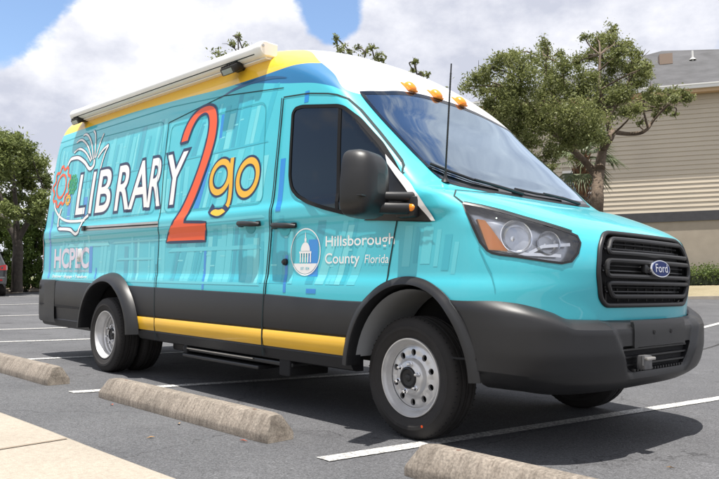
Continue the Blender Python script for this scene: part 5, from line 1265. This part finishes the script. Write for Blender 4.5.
tree('oak_tree', 'oak behind the van with one thin sprig showing above the amber roof lamps', 'oaks behind the van', G(B3L[0][0][0]), B3L, vv(B3), 11000, .10, OAK, BARKD, 25)
# leafy shrubs behind the far wheel stops
def shrub(cl, label, seed, n, size=.13):
    xs = [Vector(p) for p, r in cl]; c = sum(xs, Vector())/len(xs); b = Vector(G(c)); t = empty('shrub', b); tag(t, label, 'shrub', 'shrubs along the far edge of the lot')
    mb = MB(); rg = random.Random(seed)
    for p in xs[::2]: mb.tube([b+Vector((rg.uniform(-.3, .3), rg.uniform(-.3, .3), .02)), b.lerp(p, .5)+Vector((0, 0, .1)), p], [.03, .02, .01], BARKD, 5)
    build('stem', mb, t); leaves('foliage', vv(cl), n, size, SHR, t, seed, .5)
shrub(SCL, 'bright green leafy shrub filling the gap between the oak trunk and the van', 31, 15000)
shrub(SC2, 'leafy shrub behind the oak trunk and the parked grey car', 32, 16000)
# clipped hedge at the foot of the building
hg = empty('hedge', BP(3, .55, -2.35)); tag(hg, 'clipped low green hedge along the foot of the building', 'hedge')
cl = []; rg = random.Random(8)
for k in range(150):
    X = -6+k*.115; cl.append((BP(X, .62+rg.uniform(-.06, .06), -1.93+rg.uniform(-.04, .03)), .34))
leaves('foliage', cl, 30000, .075, HED, hg, 41, .5, flat=.3)
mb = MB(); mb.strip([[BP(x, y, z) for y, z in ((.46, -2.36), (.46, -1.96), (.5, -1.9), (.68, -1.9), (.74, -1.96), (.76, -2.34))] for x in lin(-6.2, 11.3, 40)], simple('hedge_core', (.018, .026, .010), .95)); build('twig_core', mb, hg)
# cabbage palm behind the oak
pb = Vector((PALMBASE[0], PALMBASE[1], gh(PALMBASE[0], PALMBASE[1]))); pt = Vector(PALMTOP); palm = empty('palm_tree', pb); tag(palm, 'cabbage palm with brown husky trunk and fan leaves behind the oak', 'palm tree')
mb = MB(); rg = random.Random(9); mb.tube([pb, pb.lerp(pt, .5), pt], [.17, .16, .15], simple('palm_bark', (.17, .11, .07), .9, var=.3, vscale=12, bump=.8, bscale=16, bdist=.03), 14)
BOOT = simple('palm_boot', (.20, .105, .055), .9, var=.35, vscale=20)
for k in range(150):
    h = .25+.75*k/150; a = k*2.4; c = pb.lerp(pt, h); d = Vector((math.cos(a), math.sin(a), 0)); w = Vector((-d.y, d.x, 0))
    r = .15; L_ = rg.uniform(.16, .28); up = Vector((0, 0, 1))
    P = [c+d*r-w*.05, c+d*r+w*.05, c+d*(r+.10)+up*L_+w*.022, c+d*(r+.10)+up*L_-w*.022, c+d*(r+.03)+up*.02, c+d*(r+.135)+up*L_]
    mb.add(P, [[0, 1, 4], [0, 4, 5, 3], [1, 2, 5, 4], [2, 3, 5], [0, 3, 2, 1]], BOOT)
build('trunk', mb, palm, smooth=False)
mb = MB()
for k in range(34):
    a = k*2.399; el = rg.uniform(-.75, 1.25); d = Vector((math.cos(a)*math.cos(el), math.sin(a)*math.cos(el), math.sin(el))); st = rg.uniform(.45, .75); q0 = pt+d*.1; q1 = pt+d*st+Vector((0, 0, -.04)); mb.tube([q0, q0.lerp(q1, .5)+Vector((0, 0, .03)), q1], [.018, .014, .010], PALM, 5)
    side = d.cross(Vector((0, 0, 1))).normalized(); nrm = side.cross(d)
    for j in range(19):
        an = -1.35+2.7*j/18; e = (d*math.cos(an)+side*math.sin(an)).normalized(); L_ = rg.uniform(.5, .72)*(1-.22*abs(an)/1.35); w = e.cross(nrm).normalized()*.02
        m = q1+e*L_*.55+nrm*.02; t_ = q1+e*L_+Vector((0, 0, -.16*rg.uniform(.5, 1.3)))
        mb.add([q1, m-w, t_, m+w], [[0, 1, 2, 3]], PALM)
fr = build('fronds', mb, palm, smooth=False)
at = fr.data.attributes.new('tone', 'FLOAT', 'POINT'); at.data.foreach_set('value', [rg.uniform(.2, .8) for _ in fr.data.vertices])

# ================================================================== PARKED CAR at the far left
sx, sy = -22.62, 3.80; hd = Vector((-.957, .29, 0)); lat = Vector((hd.y, -hd.x, 0)); z0 = gh(sx, sy)+.02   # rear right corner, heading away
def SP(l, w, h): return Vector((sx, sy, z0))+hd*l+(-lat)*w*1.0+Vector((0, 0, h))
if (SP(0, 1, 0)-SP(0, 0, 0)).xy.dot(RH) > 0: lat = -lat
suv = empty('parked_car', SP(2.2, .9, 0)); tag(suv, 'dark grey estate car parked under the oak, only its rear corner in view', 'car')
GREY = simple('grey_car_paint', (.055, .058, .062), .3, .5, .6)
mb = MB(); rows = []
for l, hw, zb, zs, zt, tw in ((0, .80, .42, .95, .98, .72), (.04, .88, .36, 1.0, 1.10, .74), (.18, .91, .28, 1.0, 1.34, .70), (.55, .92, .26, 1.0, 1.56, .66), (1.2, .92, .25, .99, 1.63, .66), (2.4, .92, .25, .98, 1.62, .66), (2.9, .92, .25, .97, 1.46, .68), (3.45, .91, .26, .96, 1.08, .76), (4.1, .89, .28, .86, .96, .74), (4.45, .80, .34, .70, .80, .66), (4.52, .6, .42, .6, .66, .5)):
    prof = [(-hw*.94, zb), (-hw, zb+.15), (-hw, zs-.12), (-hw*.97, zs), (-tw, zt-.05), (-tw*.85, zt), (tw*.85, zt), (tw, zt-.05), (hw*.97, zs), (hw, zs-.12), (hw, zb+.15), (hw*.94, zb)]
    rows.append([SP(l, .91+w, h) for w, h in prof])
mb.strip(rows, GREY); mb.add(rows[0], [list(range(12))], GREY); mb.add(rows[-1], [list(range(12))[::-1]], GREY); build('car_body', mb, suv, angle=35)
mb = MB(); mb.add([SP(.035, .25, 1.06), SP(.035, 1.57, 1.06), SP(.32, 1.50, 1.45), SP(.32, .32, 1.45)], [[0, 1, 2, 3]], M['glassblk']); build('rear_window', mb, suv, smooth=False)
for s in (-1, 1):
    mb = MB(); w = .91+s*.935; mb.add([SP(.6, w-s*.03, 1.03), SP(3.0, w-s*.03, 1.02), SP(2.7, .91+s*.70, 1.44), (SP(.75, .91+s*.695, 1.50))], [[0, 1, 2, 3]], M['glassblk']); build('side_window', mb, suv, smooth=False)
    for wv in (.03,):
        mb = MB(); a = .91+s*.66; b_ = .91+s*.925; P = [SP(-.012, a, .86), SP(.0, b_-s*.04, .86), SP(.16, b_+s*.004, .88), SP(.16, b_-s*.0, 1.0), SP(.03, b_-s*.05, 1.05), SP(.0, a, 1.0)]
        mb.add(P, [[0, 1, 4, 5], [1, 2, 3, 4]], M['red']); build('tail_light', mb, suv, smooth=False)
    for l in (.85, 3.6):
        c = SP(l, .91+s*.80, .33); mb = MB(); mb.lathe([(.21, -.1), (.31, -.105), (.33, -.07), (.33, .07), (.31, .105), (.21, .1)], M['rubber'], c, 32, axis=lat); tw_ = build('wheel', mb, suv)
        mb = MB(); mb.lathe([(.21, s*.09), (.19, s*.07), (.05, s*.09), (0, s*.09)], M['steel'], c, 24, axis=-lat); build('rim', mb, tw_, shift=True)
mb = MB()
P = [SP(-.06, w, h) for w, h in ((.10, .42), (1.72, .42), (1.74, .62), (.08, .62))]; Q = [SP(.12, w, h) for w, h in ((.0, .40), (1.82, .40), (1.83, .66), (-.01, .66))]
mb.add(P+Q, [[0, 1, 2, 3], [0, 1, 5, 4], [1, 2, 6, 5], [2, 3, 7, 6], [3, 0, 4, 7]], simple('bumper_grey', (.09, .093, .097), .45)); bp_ = build('rear_bumper', mb, suv, smooth=False)
mb = MB()
for a, b in ((.12, .30), (1.52, 1.70)): mb.add([SP(-.066, a, .50), SP(-.066, b, .50), SP(-.066, b, .56), SP(-.066, a, .56)], [[0, 1, 2, 3]], M['red'])
build('reflector', mb, bp_, smooth=False)

# ================================================================== LIGHT AND SKY
sd = Vector((.075, -.135, 1)).normalized()
sl = bpy.data.lights.new('sun', 'SUN'); sl.energy = 5.0; sl.angle = R(.53); sl.color = (1, .955, .89)
so = bpy.data.objects.new('sun', sl); COL.objects.link(so); so.rotation_euler = sd.to_track_quat('Z', 'Y').to_euler(); so.location = (0, 0, 30)
w = bpy.data.worlds.new('World'); SC.world = w; w.use_nodes = True; nt = w.node_tree; N = nt.nodes; L = nt.links; bg = N['Background']
sky = N.new('ShaderNodeTexSky'); sky.sky_type = 'NISHITA'; sky.sun_disc = False; sky.sun_elevation = math.asin(sd.z); sky.sun_rotation = math.atan2(sd.x, sd.y); sky.ozone_density = 1.5; sky.dust_density = .6; sky.air_density = 1.0
tc = N.new('ShaderNodeTexCoord')
def vmath(op, a, b=None):
    n = N.new('ShaderNodeVectorMath'); n.operation = op
    for i, q in enumerate((a, b)):
        if q is None: continue
        if isinstance(q, (tuple, Vector)): n.inputs[i].default_value = q[:]
        else: L.new(q, n.inputs[i])
    return n
def fmath(op, a, b=None, clamp=False):
    n = N.new('ShaderNodeMath'); n.operation = op; n.use_clamp = clamp
    for i, q in enumerate((a, b)):
        if q is None: continue
        if isinstance(q, (int, float)): n.inputs[i].default_value = q
        else: L.new(q, n.inputs[i])
    return n.outputs[0]
dirn = vmath('NORMALIZE', tc.outputs['Generated']).outputs[0]
def noise(scale, det, rough, off=(0, 0, 0), zs=1.6, dist=.0):
    mp = N.new('ShaderNodeMapping'); mp.inputs['Scale'].default_value = (scale, scale, scale*zs); mp.inputs['Location'].default_value = off; L.new(dirn, mp.inputs['Vector'])
    n = N.new('ShaderNodeTexNoise'); n.inputs['Scale'].default_value = 1; n.inputs['Detail'].default_value = det; n.inputs['Roughness'].default_value = rough; n.inputs['Distortion'].default_value = dist; L.new(mp.outputs[0], n.inputs['Vector']); return n.outputs['Fac']
def smooth(v, a, b):
    m = N.new('ShaderNodeMapRange'); m.interpolation_type = 'SMOOTHSTEP'; m.inputs['From Min'].default_value = a; m.inputs['From Max'].default_value = b; L.new(v, m.inputs['Value']); return m.outputs['Result']
big = noise(4.2, 11, .60, (3.1, .7, 1.9)); fine = noise(9.5, 9, .6, (1.2, 4.4, .3)); lay = noise(3.2, 7, .5, (7.3, 2.2, 5.1), 2.4)
cover = fmath('ADD', fmath('ADD', fmath('MULTIPLY', big, .82), fmath('MULTIPLY', fine, .18)), .24)
for d, rad, amt in SKY_HOLES:      # clear patches of blue between the clouds
    dist = vmath('DISTANCE', dirn, d).outputs['Value']; hole = fmath('MULTIPLY', smooth(dist, rad, rad*.15), amt); cover = fmath('SUBTRACT', cover, hole)
mask = smooth(cover, .49, .60)
shade_ = fmath('ADD', fmath('MULTIPLY', lay, .45), fmath('MULTIPLY', fine, .55))
for d, rad, amt in SKY_BRIGHT:
    dist = vmath('DISTANCE', dirn, d).outputs['Value']; shade_ = fmath('ADD', shade_, fmath('MULTIPLY', smooth(dist, rad, 0), amt))
cr_ = N.new('ShaderNodeValToRGB'); e = cr_.color_ramp.elements; e[0].position = .38; e[0].color = (.54, .565, .66, 1); e[1].position = .61; e[1].color = (.95, .95, .97, 1); m_ = e.new(.53); m_.color = (.79, .80, .86, 1); L.new(shade_, cr_.inputs[0])
skm = N.new('ShaderNodeMix'); skm.data_type = 'RGBA'; skm.blend_type = 'MULTIPLY'; skm.inputs[0].default_value = 1; L.new(sky.outputs[0], skm.inputs[6]); skm.inputs[7].default_value = (1.15, 1.17, 1.2, 1)
CL = 6.9     # cloud radiance against the strength below
cm = vmath('SCALE', cr_.outputs[0]); cm.inputs['Scale'].default_value = CL
mx = N.new('ShaderNodeMix'); mx.data_type = 'RGBA'; L.new(mask, mx.inputs[0]); L.new(skm.outputs[2], mx.inputs[6]); L.new(cm.outputs[0], mx.inputs[7])
L.new(mx.outputs[2], bg.inputs['Color']); bg.inputs['Strength'].default_value = .10
vs_ = SC.view_settings; vs_.view_transform = 'Standard'; vs_.look = 'None'; vs_.gamma = 1; vs_.use_curve_mapping = False; vs_.exposure = .80
SC.cycles.sample_clamp_indirect = 5; SC.cycles.max_bounces = 8; SC.cycles.transparent_max_bounces = 16
